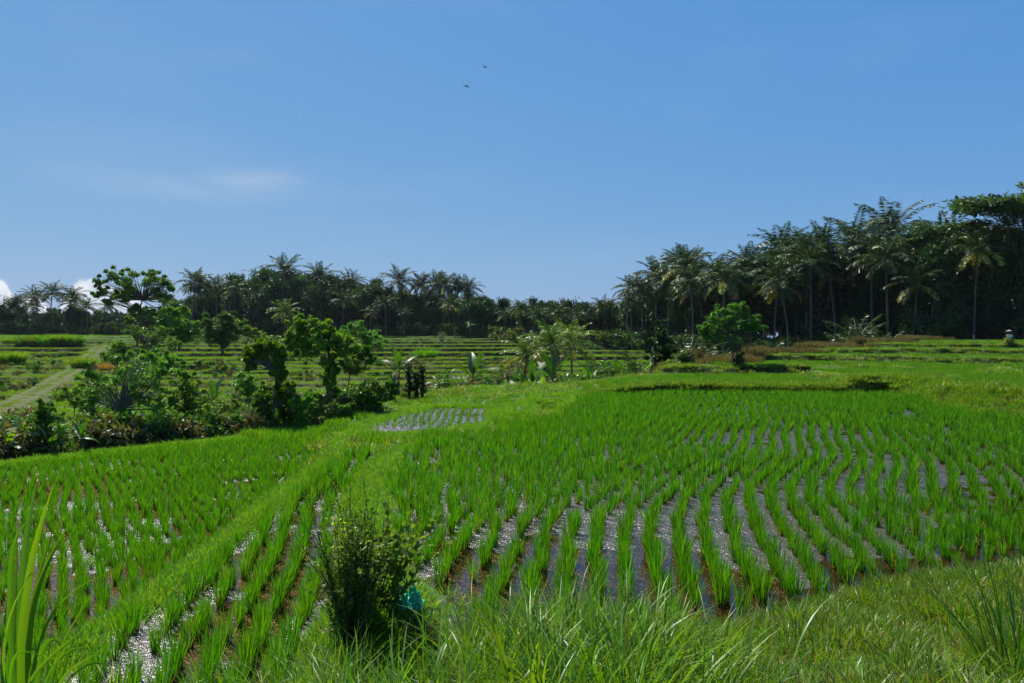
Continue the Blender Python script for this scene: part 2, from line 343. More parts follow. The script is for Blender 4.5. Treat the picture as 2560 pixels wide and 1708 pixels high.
# muddy unevenness inside the paddies: higher clods in the middle, flooded near the front bank
lv=np.zeros_like(GZ)
wet=ss((9.2-GY)/2.2+2.2*(fbm(GX/.9,GY/1.6,53)-.5)+.3*ss((GX-2)/3))*ss((GX+1.5)/1.5)
wet=np.maximum(wet,.8*ss((GX-4)/3)*ss((13-GY)/3))
wet=np.maximum(wet,.75*np.exp(-((GX+1.75-.19*(GY-5)*-1)/.22)**2)*(GX<-.8))
wet=np.maximum(wet,(.25+.75*ss((fbm(GX/.8,GY/1.3,57)-.38)/.2))*ss((-1.0-GX)/.5)*.55*(GY<21.5))
clod=(fbm(GX/.35,GY/.35,51)-.5)*.045+(fbm(GX/1.4,GY/1.4,52)-.5)*.04
GZ=GZ+GM*(.011+clod-.042*wet)
def ground_z(x,y):
    x=np.asarray(x,float); y=np.asarray(y,float)
    i=np.clip(np.searchsorted(xs,x)-1,0,len(xs)-2); j=np.clip(np.searchsorted(ys,y)-1,0,len(ys)-2)
    fx=np.clip((x-xs[i])/(xs[i+1]-xs[i]),0,1); fy=np.clip((y-ys[j])/(ys[j+1]-ys[j]),0,1)
    return (GZ[i,j]*(1-fx)+GZ[i+1,j]*fx)*(1-fy)+(GZ[i,j+1]*(1-fx)+GZ[i+1,j+1]*fx)*fy
def grid_val(G,x,y):
    i=np.clip(np.searchsorted(xs,x)-1,0,len(xs)-2); j=np.clip(np.searchsorted(ys,y)-1,0,len(ys)-2); return G[i,j]
def on_ground(px,py,dmin=3,dmax=260):
    """first point of the terrain met by the view ray through a pixel of the 1024 px wide frame"""
    d=np.arange(dmin,dmax,.1); x=(px-HX)/FPX*d; z=CZ-(py-HY)/FPX*d; g=ground_z(x,d)
    k=np.argmax(g>=z); k=k if g[k]>=z[k] else len(d)-1
    return float(x[k]),float(d[k]),float(g[k])
def at_depth(px,d):
    x=(px-HX)/FPX*d; return x,d,float(ground_z(x,d))

# ground mesh
nx,ny=len(xs),len(ys)
me=bpy.data.meshes.new("ground"); V=np.stack([GX,GY,GZ],-1).reshape(-1,3).astype(np.float32)
ii,jj=np.meshgrid(np.arange(nx-1),np.arange(ny-1),indexing='ij'); a=(ii*ny+jj).ravel()
Q=np.stack([a,a+ny,a+ny+1,a+1],-1).astype(np.int32)
me.vertices.add(len(V)); me.vertices.foreach_set('co',V.ravel()); me.loops.add(Q.size); me.loops.foreach_set('vertex_index',Q.ravel())
me.polygons.add(len(Q)); me.polygons.foreach_set('loop_start',np.arange(0,Q.size,4,dtype=np.int32)); me.polygons.foreach_set('loop_total',np.full(len(Q),4,np.int32)); me.polygons.foreach_set('use_smooth',np.ones(len(Q),bool))
za=me.attributes.new('zone','FLOAT_COLOR','POINT')
dryz=.75*ss((fbm(GX/14,GY/20,61)-.42)/.2)*ss((8-GX)/14)*ss((GY-40)/6)*(1-ss((GY-115)/25))*(1-GW)
dryz=np.maximum(dryz,(1-GW)*ss((46-GY)/5))
zc_=np.stack([GM,dryz,GT,GW],-1).reshape(-1,4).astype(np.float32); za.data.foreach_set('color',zc_.ravel())
me.update(calc_edges=True)
m,nt,out=newmat("ground_soil"); L=nt.links.new
p=N(nt,"ShaderNodeBsdfPrincipled"); at=N(nt,"ShaderNodeAttribute",attribute_name="zone"); sep=N(nt,"ShaderNodeSeparateColor"); L(at.outputs['Color'],sep.inputs[0])
geo_=N(nt,"ShaderNodeNewGeometry"); tcn=N(nt,"ShaderNodeTexCoord")
def noise(sc,det=5,dist=0):
    n=N(nt,"ShaderNodeTexNoise"); n.inputs['Scale'].default_value=sc; n.inputs['Detail'].default_value=det; n.inputs['Distortion'].default_value=dist; L(tcn.outputs['Object'],n.inputs['Vector']); return n.outputs['Fac']
def mr(i,a,b,c=0,d=1):
    n=N(nt,"ShaderNodeMapRange"); n.inputs[1].default_value=a; n.inputs[2].default_value=b; n.inputs[3].default_value=c; n.inputs[4].default_value=d; L(i,n.inputs[0]); return n.outputs[0]
def mixc(f,a,b,bt='MIX'):
    n=N(nt,"ShaderNodeMixRGB",blend_type=bt)
    for i,v in ((0,f),(1,a),(2,b)):
        if isinstance(v,(tuple,float,int)): n.inputs[i].default_value=(*v,1) if isinstance(v,tuple) else v
        else: L(v,n.inputs[i])
    return n.outputs[0]
n1=noise(.35,6); n2=noise(3.0,6); n3=noise(26,4)
green=mixc(mr(n1,.35,.65),(.04,.115,.01),(.07,.145,.016)); green=mixc(mr(n2,.45,.75),green,(.05,.055,.018))
dry=mixc(mr(n2,.3,.7),(.11,.085,.035),(.06,.05,.025)); 
col=mixc(mr(n1,.4,.6,.1,.45),green,dry)
col=mixc(sep.outputs[1],green,mixc(.55,green,dry))
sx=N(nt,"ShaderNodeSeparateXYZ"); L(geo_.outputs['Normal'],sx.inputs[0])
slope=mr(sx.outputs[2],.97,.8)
soil_shade=mixc(mr(n2,.35,.65),(.012,.010,.006),(.032,.026,.013))  # bare earth of the risers, darkened so their shade is in the colour
soil_shade=mixc(at.outputs['Alpha'],soil_shade,mixc(mr(n2,.4,.6),(.035,.07,.012),(.05,.045,.02))); slo=N(nt,"ShaderNodeMath",operation='MULTIPLY'); L(slope,slo.inputs[0]); slo.inputs[1].default_value=.92
col=mixc(slo.outputs[0],col,soil_shade)
# packed earth of the track: two pale wheel lines with grass between
track=mixc(mr(n2,.42,.58),(.06,.10,.015),(.12,.10,.055)); track=mixc(mr(n3,.3,.75,0,.5),track,(.05,.06,.02)); col=mixc(sep.outputs[2],col,track)
mud=mixc(mr(n2,.35,.65),(.05,.043,.037),(.095,.085,.075)); mud=mixc(mr(n3,.35,.7),mud,(.05,.04,.03))
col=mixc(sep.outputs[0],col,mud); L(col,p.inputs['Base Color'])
L(mr(sep.outputs[0],0,1,.95,.27),p.inputs['Roughness']); L(mr(sep.outputs[0],0,1,.15,.7),p.inputs['Specular IOR Level'])
hb=N(nt,"ShaderNodeMath",operation='ADD'); L(noise(30,4),hb.inputs[0])
hm=N(nt,"ShaderNodeMath",operation='MULTIPLY'); L(noise(11,3),hm.inputs[0]); hm.inputs[1].default_value=1.4; L(hm.outputs[0],hb.inputs[1])
bp=N(nt,"ShaderNodeBump"); bp.inputs['Distance'].default_value=.04; L(hb.outputs[0],bp.inputs['Height']); L(mr(sep.outputs[0],0,1,.3,.62),bp.inputs['Strength']); L(bp.outputs[0],p.inputs['Normal'])
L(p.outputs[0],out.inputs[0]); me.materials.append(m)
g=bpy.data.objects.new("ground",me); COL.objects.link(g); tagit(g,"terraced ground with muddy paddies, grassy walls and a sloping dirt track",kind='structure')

# water in the paddies
m,nt,out=newmat("paddy_water"); L=nt.links.new
tr=N(nt,"ShaderNodeBsdfTransparent"); tr.inputs[0].default_value=(.62,.5,.33,1); gl=N(nt,"ShaderNodeBsdfGlossy"); gl.inputs['Roughness'].default_value=.03
fr=N(nt,"ShaderNodeFresnel"); fr.inputs[0].default_value=1.36; tcn=N(nt,"ShaderNodeTexCoord")
wz=N(nt,"ShaderNodeTexNoise"); wz.inputs['Scale'].default_value=7; wz.inputs['Detail'].default_value=2; L(tcn.outputs['Object'],wz.inputs['Vector'])
b=N(nt,"ShaderNodeBump"); b.inputs['Strength'].default_value=.06; b.inputs['Distance'].default_value=.02; L(wz.outputs['Fac'],b.inputs['Height']); L(b.outputs[0],gl.inputs['Normal'])
mxs=N(nt,"ShaderNodeMixShader"); L(fr.outputs[0],mxs.inputs[0]); L(tr.outputs[0],mxs.inputs[1]); L(gl.outputs[0],mxs.inputs[2]); L(mxs.outputs[0],out.inputs[0])
M_WATER=m
import bmesh
WNAMES={'A':'shallow water in the low left paddy','B':'shallow water in the narrow paddy between two grassy walls','C':'shallow muddy water in the large curved-row paddy','P':'water of the small seedling paddy beyond the fields','P3':'water of the tiny square paddy','P4':'water strip of the farthest small paddy'}
for k_,(poly,lvl) in FIELDS.items():
    bm=bmesh.new(); f=bm.faces.new([bm.verts.new((x,y,lvl)) for x,y in poly]); bmesh.ops.triangulate(bm,faces=[f])
    me=bpy.data.meshes.new("paddy_water"); bm.to_mesh(me); bm.free(); me.materials.append(M_WATER)
    for q_ in me.polygons:
        if q_.normal.z<0: q_.flip()
    o=bpy.data.objects.new("paddy_water",me); COL.objects.link(o); tagit(o,WNAMES[k_],kind='structure')

# ------------------------------------------------------------------ scattering of uncountable plants (geometry nodes)
def scatter(name, label, protos, pos, rot, scl, idx, kind='stuff', cat=None):
    pc=bpy.data.collections.new(name+"_kinds")
    for o in protos: pc.objects.link(o)
    me=bpy.data.meshes.new(name); me.vertices.add(len(pos)); me.vertices.foreach_set('co',np.asarray(pos,np.float32).ravel())
    a=me.attributes.new('rot','FLOAT_VECTOR','POINT'); a.data.foreach_set('vector',np.asarray(rot,np.float32).ravel())
    a=me.attributes.new('scl','FLOAT_VECTOR','POINT'); a.data.foreach_set('vector',np.asarray(scl,np.float32).ravel())
    a=me.attributes.new('kid','INT','POINT'); a.data.foreach_set('value',np.asarray(idx,np.int32))
    ng=bpy.data.node_groups.new(name,'GeometryNodeTree'); ng.interface.new_socket('Geometry',in_out='INPUT',socket_type='NodeSocketGeometry'); ng.interface.new_socket('Geometry',in_out='OUTPUT',socket_type='NodeSocketGeometry')
    n=ng.nodes; L=ng.links.new; gi=n.new('NodeGroupInput'); go=n.new('NodeGroupOutput')
    ci=n.new('GeometryNodeCollectionInfo'); ci.inputs['Collection'].default_value=pc; ci.inputs['Separate Children'].default_value=True; ci.inputs['Reset Children'].default_value=True
    ip=n.new('GeometryNodeInstanceOnPoints'); ip.inputs['Pick Instance'].default_value=True
    def na(nm,t): q=n.new('GeometryNodeInputNamedAttribute'); q.data_type=t; q.inputs[0].default_value=nm; return [o for o in q.outputs if o.enabled][0]
    L(gi.outputs[0],ip.inputs['Points']); L(ci.outputs[0],ip.inputs['Instance']); L(na('kid','INT'),ip.inputs['Instance Index'])
    L(na('rot','FLOAT_VECTOR'),ip.inputs['Rotation']); L(na('scl','FLOAT_VECTOR'),ip.inputs['Scale']); L(ip.outputs[0],go.inputs[0])
    o=bpy.data.objects.new(name,me); COL.objects.link(o); md=o.modifiers.new('scatter','NODES'); md.node_group=ng
    tagit(o,label,cat,kind=kind); return o

def blades(mb, root, azi, lean, length, width, seg, ca, cb, bend=.8, basecol=None, r=rng):
    """grass blades: root (n,3), azimuth, starting lean from vertical, quadratic bend"""
    n=len(root); t=np.linspace(0,1,seg+1); ds=length[:,None]/seg
    ang=lean[:,None]+bend*np.broadcast_to(np.asarray(r.random(n))[:,None],(n,seg))*(t[None,1:]**1.6)
    dx=np.sin(ang)*ds; dz=np.cos(ang)*ds
    hx=np.concatenate([np.zeros((n,1)),np.cumsum(dx,1)],1); hz=np.concatenate([np.zeros((n,1)),np.cumsum(dz,1)],1)
    D=np.stack([np.cos(azi),np.sin(azi)],-1); 
    P=np.zeros((n,seg+1,3)); P[...,0]=root[:,0,None]+D[:,0,None]*hx; P[...,1]=root[:,1,None]+D[:,1,None]*hx; P[...,2]=root[:,2,None]+hz
    tw=azi+r.normal(size=n)*.7+np.pi/2; S=np.stack([np.cos(tw),np.sin(tw),np.zeros(n)],-1)
    w=width[:,None]*np.interp(t,[0,.4,.75,1],[.75,1,.75,.06])[None]
    Lf=P-S[:,None]*w[...,None]*.5; Rt=P+S[:,None]*w[...,None]*.5
    v=np.stack([Lf,Rt],2).reshape(n,-1,3); k=(seg+1)*2
    b=np.arange(n)[:,None,None]*k+np.arange(seg)[None,:,None]*2; q=(b+np.array([0,1,3,2])[None,None]).reshape(-1,4)
    f=r.random((n,1,1)); c=np.asarray(ca)*(1-f)+np.asarray(cb)*f; c=np.broadcast_to(c,(n,seg,3)).copy()
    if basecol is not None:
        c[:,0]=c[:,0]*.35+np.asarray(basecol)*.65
    mb.add(v.reshape(-1,3),q,None,c.reshape(-1,3))
def clump_proto(name, n, rad, hgt, wid, seg, ca, cb, lean=(.02,.45), bend=.5, base=None, mat=None, dead=0, seed=0):
    r=np.random.default_rng(seed); mb=MB(); a=r.random(n)*2*np.pi; rr=rad*np.sqrt(r.random(n))
    root=np.stack([rr*np.cos(a),rr*np.sin(a),np.full(n,-.02)],-1); u=r.random(n)
    le=lean[0]+(lean[1]-lean[0])*u**1.3
    L_=hgt*(.65+.4*r.random(n)); blades(mb,root,a+r.normal(size=n)*.4,le,L_,np.full(n,wid)*(.7+.5*r.random(n)),seg,ca,cb,bend,base,r)
    if dead:
        k=max(1,int(n*dead)); a=r.random(k)*2*np.pi; rr=rad*np.sqrt(r.random(k)); root=np.stack([rr*np.cos(a),rr*np.sin(a),np.zeros(k)],-1)
        blades(mb,root,a,.3+.7*r.random(k),hgt*(.4+.4*r.random(k)),np.full(k,wid),seg,(.28,.22,.07),(.2,.13,.05),1.0,None,r)
    return mb.build(name,mat or M_RICE,link=False)

RG1,RG2=(.040,.16,.003),(.09,.265,.008)
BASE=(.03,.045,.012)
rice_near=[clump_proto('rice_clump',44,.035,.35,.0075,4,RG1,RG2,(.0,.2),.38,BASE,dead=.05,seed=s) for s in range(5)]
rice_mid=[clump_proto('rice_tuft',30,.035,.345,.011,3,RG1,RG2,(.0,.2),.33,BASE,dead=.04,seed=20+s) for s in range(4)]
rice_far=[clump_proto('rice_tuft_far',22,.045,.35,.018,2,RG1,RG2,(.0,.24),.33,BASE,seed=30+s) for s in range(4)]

def rows(poly, x0,x1,sx, y0,y1,sy, shift, jit, border):
    S=np.arange(x0,x1,sx); Y=np.arange(y0,y1,sy); X,YY=np.meshgrid(S,Y,indexing='ij'); YY=YY+(rng.random((len(S),1))*sy)
    X=X+shift(YY,X)+.05*np.sin(YY*1.1+X*.9)+rng.normal(size=X.shape)*jit; YY=YY+rng.normal(size=YY.shape)*jit*1.3
    x=X.ravel(); y=YY.ravel(); vis=(abs(x)<(y*.66+4.0)); x=x[vis]; y=y[vis]
    ok=inpoly(x,y,poly); x=x[ok]; y=y[ok]; k=dline(x,y,poly,True)>border*(.8+.4*rng.random(len(x))); x=x[k]; y=y[k]
    k=(rng.random(len(x))>.04)&(fbm(x/.6,y/.6,55)>.26); return x[k],y[k]
xc,yc=rows(C,-16,32,.315,5.5,36,.175,lambda y,s:rowshift(y),.027,.2)
k=grid_val(GM,xc,yc)>.5; xc,yc=xc[k],yc[k]
k=dline(xc,yc,BC[:7])>.25; xc,yc=xc[k],yc[k]
xb,yb=rows(B,-8,2,.27,5.0,25,.17,lambda y,s:-.17*(y-5)*np.clip(1-(y-12)/20,0.2,1),.022,.2)
k=(dline(xb,yb,BC[:7])>.25)&(grid_val(GM,xb,yb)>.5); xb,yb=xb[k],yb[k]
xa,ya=rows(A,-25,14,.23,5.2,24.5,.16,lambda y,s:-.6*(y-8),.03,.12)
k=(grid_val(GM,xa,ya)>.5)|(ya>6.5); xa,ya=xa[k],ya[k]
allr=[('main',xc,yc,0.0,1.0),('strip',xb,yb,-.1,1.0),('low',xa,ya,-.7,.86)]
X=np.concatenate([a[1] for a in allr]); Y=np.concatenate([a[2] for a in allr]); Z=np.concatenate([np.full(len(a[1]),a[3]) for a in allr])
SC=np.concatenate([np.full(len(a[1]),a[4]) for a in allr]); F=np.concatenate([np.full(len(a[1]),i) for i,a in enumerate(allr)])
SC=SC*(.68+.42*rng.random(len(X))**.7)*(.82+.4*fbm(X/2.5,Y/2.5,71)); RZ=rng.random(len(X))*2*np.pi
inview=(abs(X)<Y*.645)&((CZ-Z-.2)/Y*FPX+HY<690)
order=np.argsort(np.where(inview,np.hypot(X,Y),1e6)); near_i=order[:300]; rest=order[300:]
RL={0:('bright rice clump standing in the nearest part of the large flooded paddy','nearest rice clumps of the large flooded paddy'),
    1:('rice clump in the front rows of the narrow paddy between the two grassy walls','nearest rice clumps of the narrow paddy'),
    2:('rice clump in the front rows of the low paddy at the left edge','nearest rice clumps of the low left paddy')}
first={}
for n_,i in enumerate(near_i):
    pr=rice_near[n_%5]
    if pr.name not in first: o=pr; first[pr.name]=1
    else: o=pr.copy()
    COL.objects.link(o); o.location=(X[i],Y[i],Z[i]-.01); o.rotation_euler=(rng.normal()*.05,rng.normal()*.05,RZ[i]); o.scale=(SC[i]*1.05,SC[i]*1.05,SC[i])
    tagit(o,RL[int(F[i])][0],'rice plant',RL[int(F[i])][1])
def sc_arrays(x,y,z,s,nk,wide=1.0,tilt=.1):
    n=len(x); return (np.stack([x,y,z],-1), np.stack([rng.normal(size=n)*tilt,rng.normal(size=n)*tilt,rng.random(n)*2*np.pi],-1), np.stack([s*wide,s*wide,s],-1), rng.integers(0,nk,n))
near2=[o.copy() for o in rice_near]
d=np.hypot(X,Y)[rest]
r1=rest[d<13]; r2=rest[(d>=13)&(d<22)]; r3=rest[d>=22]
for nm,lab,rr_,pro,wd in (('rice_rows','rows of young rice behind the nearest clumps',r1,near2,1.0),('rice_rows','rows of young rice in the middle of the paddies',r2,rice_mid,1.05),('rice_rows','dense young rice towards the far side of the paddies',r3,rice_far,1.15)):
    scatter(nm,lab,pro,*sc_arrays(X[rr_],Y[rr_],Z[rr_]-.01,SC[rr_],len(pro),wd))
# seedlings in the small paddies
seed=[clump_proto('seedling',12,.03,.26,.014,2,(.06,.19,.01),(.11,.25,.02),(.02,.35),.3,None,seed=60+s) for s in range(3)]
xx=[];yy=[];zz=[]
for poly,lvl,sx in ((P,-.33,.27),(P3,-.22,.27),(P4,-.1,.3)):
    x,y=rows(poly,-12,5,sx,24,37,.3,lambda y,s:-.02*(y-25),.02,.25); xx.append(x);yy.append(y);zz.append(np.full(len(x),lvl))
x=np.concatenate(xx);y=np.concatenate(yy);z=np.concatenate(zz)
scatter('rice_seedlings','sparse rice seedlings standing in the small bright paddies',seed,*sc_arrays(x,y,z,.8+.3*rng.random(len(x)),3))

# ---------------- grass of every sort
GA,GB_,GY1=(.075,.17,.009),(.16,.265,.02),(.17,.22,.03)
short=[clump_proto('grass_tuft',26,.09,.13,.006,3,GA,GB_,(.1,1.1),.9,None,M_GRASS,dead=.2,seed=80+s) for s in range(5)]
med=[clump_proto('grass_clump',22,.09,.26,.008,4,GA,GB_,(.03,.7),1.1,None,M_GRASS,dead=.12,seed=90+s) for s in range(4)]
def rnd(n,x0,x1,y0,y1): return x0+(x1-x0)*rng.random(n), y0+(y1-y0)*rng.random(n)
# bank in front
E=np.asarray(EDGE)
x,y=rnd(95000,-11,15,2.2,13); ye=np.interp(x,E[:,0],E[:,1]); k=(y<ye+.1)&(abs(x)<y*.68+3.5); x,y=x[k],y[k]
bare=fbm(x/.45,y/.45,77); k=(bare<.60)|(rng.random(len(x))<.25); x,y,bare=x[k],y[k],bare[k]
s=.45+.6*rng.random(len(x))+.5*ss((fbm(x/.5,y/.5,78)-.5)/.2)
scatter('bank_grass','short tangled grass on the bank in the foreground',short,*sc_arrays(x,y,ground_z(x,y),s,5,1.1,.2))
x,y=rnd(8200,-11,15,2.2,12.5); ye=np.interp(x,E[:,0],E[:,1]); k=(y<ye-.1)&(abs(x)<y*.68+3.5)&(fbm(x/.7,y/.7,79)>.5); x,y=x[k],y[k]
scatter('bank_grass','taller tufts scattered over the foreground bank',med,*sc_arrays(x,y,ground_z(x,y),.35+.75*rng.random(len(x))**2,4,1.1,.2))
# bund grass
def near_line(line,w,n,closed=False):
    Pn=np.asarray(line+([line[0]] if closed else []),float); seg=np.linalg.norm(np.diff(Pn,axis=0),axis=1); c=np.concatenate([[0],np.cumsum(seg)])
    u=rng.random(n)*c[-1]; x=np.interp(u,c,Pn[:,0])+rng.normal(size=n)*w; y=np.interp(u,c,Pn[:,1])+rng.normal(size=n)*w; return x,y
pts=[near_line(AB[:7],.15,6500),near_line(BC[:8],.17,8000),near_line(P,.22,3000,True),near_line(P3,.28,1300,True),near_line(P4,.3,900,True),near_line([(-5.8,23.4),(-7.9,24.4),(-12.2,18.8),(-18,16)],.4,4000)]
x=np.concatenate([a[0] for a in pts]); y=np.concatenate([a[1] for a in pts]); k=(grid_val(GM,x,y)<.5)&(y>5); x,y=x[k],y[k]
s=(.55+.6*rng.random(len(x)))*np.interp(y,[5,15,30],[.75,.9,1.1])
yel=[clump_proto('wall_grass_tuft',26,.1,.13,.0085,3,(.09,.24,.012),(.19,.36,.028),(.05,.8),.8,None,M_GRASS,dead=.05,seed=100+q) for q in range(4)]
scatter('wall_grass','yellowish green grass covering the mud walls between the paddies',yel,*sc_arrays(x,y,ground_z(x,y)-.01,s,4,1.15,.2))

x,y=rnd(110000,-17,21,5.5,36); k=(GS[np.clip(np.searchsorted(xs,x)-1,0,len(xs)-1),np.clip(np.searchsorted(ys,y)-1,0,len(ys)-1)]>.2)&(grid_val(GW,x,y)>.85)&(abs(x)<y*.68+3.5); ye=np.interp(x,E[:,0],E[:,1]); k&=y>ye+.2; x,y=x[k],y[k]
scatter('wall_grass','grass clinging to the steep sides of the paddy walls',yel,*sc_arrays(x,y,ground_z(x,y)-.01,(.6+.6*rng.random(len(x)))*np.interp(y,[5,15,30],[.75,.95,1.4]),4,1.2,.3))
# patches (about 1 m) for everything farther away
def patch(name,n,size,hgt,wid,ca,cb,seed,mat=M_RICE,lean=(.02,.5),bend=.4,seg=2):
    r=np.random.default_rng(seed); mb=MB(); root=np.stack([(r.random(n)-.5)*size,(r.random(n)-.5)*size,np.full(n,-.03)],-1)
    blades(mb,root,r.random(n)*6.28,lean[0]+(lean[1]-lean[0])*r.random(n),hgt*(.6+.5*r.random(n)),np.full(n,wid),seg,ca,cb,bend,None,r); return mb.build(name,mat,link=False)
p_rice=[patch('rice_patch',280,.95,.36,.022,(.055,.17,.005),(.12,.27,.012),200+s) for s in range(4)]
p_rice2=[patch('rice_patch_far',150,1.3,.30,.05,(.08,.20,.009),(.165,.30,.018),210+s) for s in range(4)]
p_grass=[patch('grass_patch',170,.8,.22,.025,(.095,.21,.015),(.19,.28,.03),220+s,M_GRASS,(.1,.9),.8) for s in range(4)]
p_dry=[patch('dry_grass_patch',150,.9,.3,.03,(.12,.14,.03),(.17,.19,.045),230+s,M_GRASS,(.1,.9),.8) for s in range(3)]
p_brown=[patch('brown_grass_patch',220,.9,.62,.03,(.095,.085,.05),(.13,.12,.065),240+s,M_GRASS,(.02,.4),.4,3) for s in range(3)]
gxs,gys=np.meshgrid(np.arange(-8,60,.72),np.arange(17,112,.72)); x=(gxs+rng.normal(size=gxs.shape)*.12).ravel(); y=(gys+rng.normal(size=gys.shape)*.12).ravel()
k=(grid_val(GW,x,y)>.9)&(~inpoly(x,y,C))&(grid_val(GM,x,y)<.5)&(abs(x)<y*.68+4)&(dline(x,y,P,True)>.75)&(dline(x,y,P3,True)>.7)&(dline(x,y,P4,True)>.7); x,y=x[k],y[k]
# steep places get grass, flats get rice
e=.25; sl_=np.hypot(ground_z(x+e,y)-ground_z(x-e,y),ground_z(x,y+e)-ground_z(x,y-e))/(2*e)
dB=dline(x,y,PLAT[8:21]); dCx=dline(x,y,C,True)
brown=(dB<np.where(x>10,1.5,0))&(x>9); gr=((sl_>.22)|(dB<1.4)|(dCx<.7)|((x<4)&(fbm(x/3,y/3,91)>.5)))&~brown; ri=~gr&~brown
scatter('upper_terrace_rice','bright rice filling the upper terraces behind the large paddy',p_rice,*sc_arrays(x[ri],y[ri],ground_z(x[ri],y[ri]),np.where(y[ri]<30,.7,.45)+.2*rng.random(ri.sum()),4,1,.02))
scatter('terrace_edge_grass','rough grass on the terrace edges and slopes',p_grass,*sc_arrays(x[gr],y[gr],ground_z(x[gr],y[gr])-.02,.7+.6*rng.random(gr.sum()),4,1,.05))
def val(G,x,y): return grid_val(G,x,y)
lx,ly=rnd(160000,-2,62,34,100); kf_=np.abs(lx)<ly*.68+4; lx,ly=lx[kf_],ly[kf_]; up_=(ground_z(lx,ly+.35)-ground_z(lx,ly-.35)); fw_=(ground_z(lx,ly+.35)-ground_z(lx,ly)); k=(up_>.2)&(fw_<.1)&(val(GW,lx,ly)>.9)&(~inpoly(lx,ly,C)); lx,ly=lx[k],ly[k]
scatter('terrace_edge_grass','shaggy grass on the brows of the upper terraces',p_grass,*sc_arrays(lx,ly,ground_z(lx,ly)-.03,.5+.6*rng.random(len(lx)),4,.9,.05))
hx,hy=rnd(30000,2,60,34,100); j_=GS[np.clip(np.searchsorted(xs,hx)-1,0,len(xs)-1),np.clip(np.searchsorted(ys,hy)-1,0,len(ys)-1)]; k=(j_>.3)&(grid_val(GW,hx,hy)>.9)&(hx<hy*.68+4)&(~inpoly(hx,hy,C)); hx,hy=hx[k],hy[k]
scatter('terrace_edge_grass','grass hanging down the steps of the upper terraces',p_grass,*sc_arrays(hx,hy,ground_z(hx,hy)-.08,.35+.45*rng.random(len(hx)),4,1,.3))
xb2,yb2=near_line([(9,46),(13,51.3),(18,58.3),(24.6,66.5),(39,80.5),(50,95)],.8,700)
scatter('brown_grass','strip of tall brown dry grass along the far edge of the upper terraces',p_brown,*sc_arrays(xb2,yb2,ground_z(xb2,yb2),.7+.5*rng.random(len(xb2)),3,1,.05))
# extra grass on the steep bank at the right edge
xr,yr=near_line(C[14:24],.5,3000); xr=xr+.25; k=(grid_val(GM,xr,yr)<.5); xr,yr=xr[k],yr[k]
scatter('terrace_edge_grass','shaggy grass hanging over the tall bank at the right edge',med,*sc_arrays(xr,yr,ground_z(xr,yr),.5+.5*rng.random(len(xr)),4,1.3,.4))
# far valley terraces
gxs,gys=np.meshgrid(np.arange(-125,60,1.05),np.arange(40,188,1.0)); x=(gxs+rng.normal(size=gxs.shape)*.25).ravel(); y=(gys+rng.normal(size=gys.shape)*.25).ravel()
k=(grid_val(GW,x,y)<.1)&(abs(x)<y*.68+5)&(grid_val(GT,x,y)<.3); x,y=x[k],y[k]
fz=grid_val(GF,x,y); dz=grid_val(dryz,x,y); u=rng.random(len(x)); bare=fbm(x/2.2,y/1.3,95)
flat=(fz<.90)&(fz>.03)
drym=flat&(u<dz*.5)&(bare<.68); ric=flat&(u>=dz*.5)
scatter('valley_terrace_rice','low green rice on the stepped fields across the valley',p_rice2,*sc_arrays(x[ric],y[ric],ground_z(x[ric],y[ric]),.35+.3*rng.random(ric.sum()),4,1.2,.02))
scatter('valley_dry_grass','thin dry grass on the browner steps of the valley slope',p_dry,*sc_arrays(x[drym],y[drym],ground_z(x[drym],y[drym])-.03,.4+.4*rng.random(drym.sum()),3,1.1,.05))
def val(G,x,y): return grid_val(G,x,y)
lx,ly=rnd(260000,-115,62,42,150); k=(abs(lx)<ly*.67+1)&(val(GF,lx,ly)<.06)&(val(GW,lx,ly)<.1)&(val(GT,lx,ly)<.3); lx,ly=lx[k],ly[k]; dzl=val(dryz,lx,ly); dr_=rng.random(len(lx))<dzl*.5
scatter('valley_edge_grass','shaggy green grass along the step edges across the valley',p_grass,*sc_arrays(lx[~dr_],ly[~dr_],ground_z(lx[~dr_],ly[~dr_])-.04,(.5+.5*rng.random((~dr_).sum()))*np.interp(ly[~dr_],[45,120],[.7,1.3]),4,.8,.05))
scatter('valley_dry_grass','straw-coloured grass along some step edges across the valley',p_dry,*sc_arrays(lx[dr_],ly[dr_],ground_z(lx[dr_],ly[dr_])-.04,(.4+.5*rng.random(dr_.sum()))*np.interp(ly[dr_],[45,120],[.7,1.3]),3,.8,.05))
tx,ty=near_line(TRACK,1.3,2600); kk=(np.abs(dline(tx,ty,TRACK)-.55)>.22)&(grid_val(GW,tx,ty)<.1); tx,ty=tx[kk],ty[kk]
scatter('track_grass','low grass between and beside the wheel lines of the sloping track',p_grass,*sc_arrays(tx,ty,ground_z(tx,ty)-.02,.28+.3*rng.random(len(tx)),4,1.0,.05))
lip=(fz<.05)&(u<.8)|(fz>.9)&(u<.08)
scatter('valley_edge_grass','grass hanging over the step edges across the valley',p_grass,*sc_arrays(x[lip],y[lip],ground_z(x[lip],y[lip])-.05,.5+.6*rng.random(lip.sum()),4,1.1,.05))
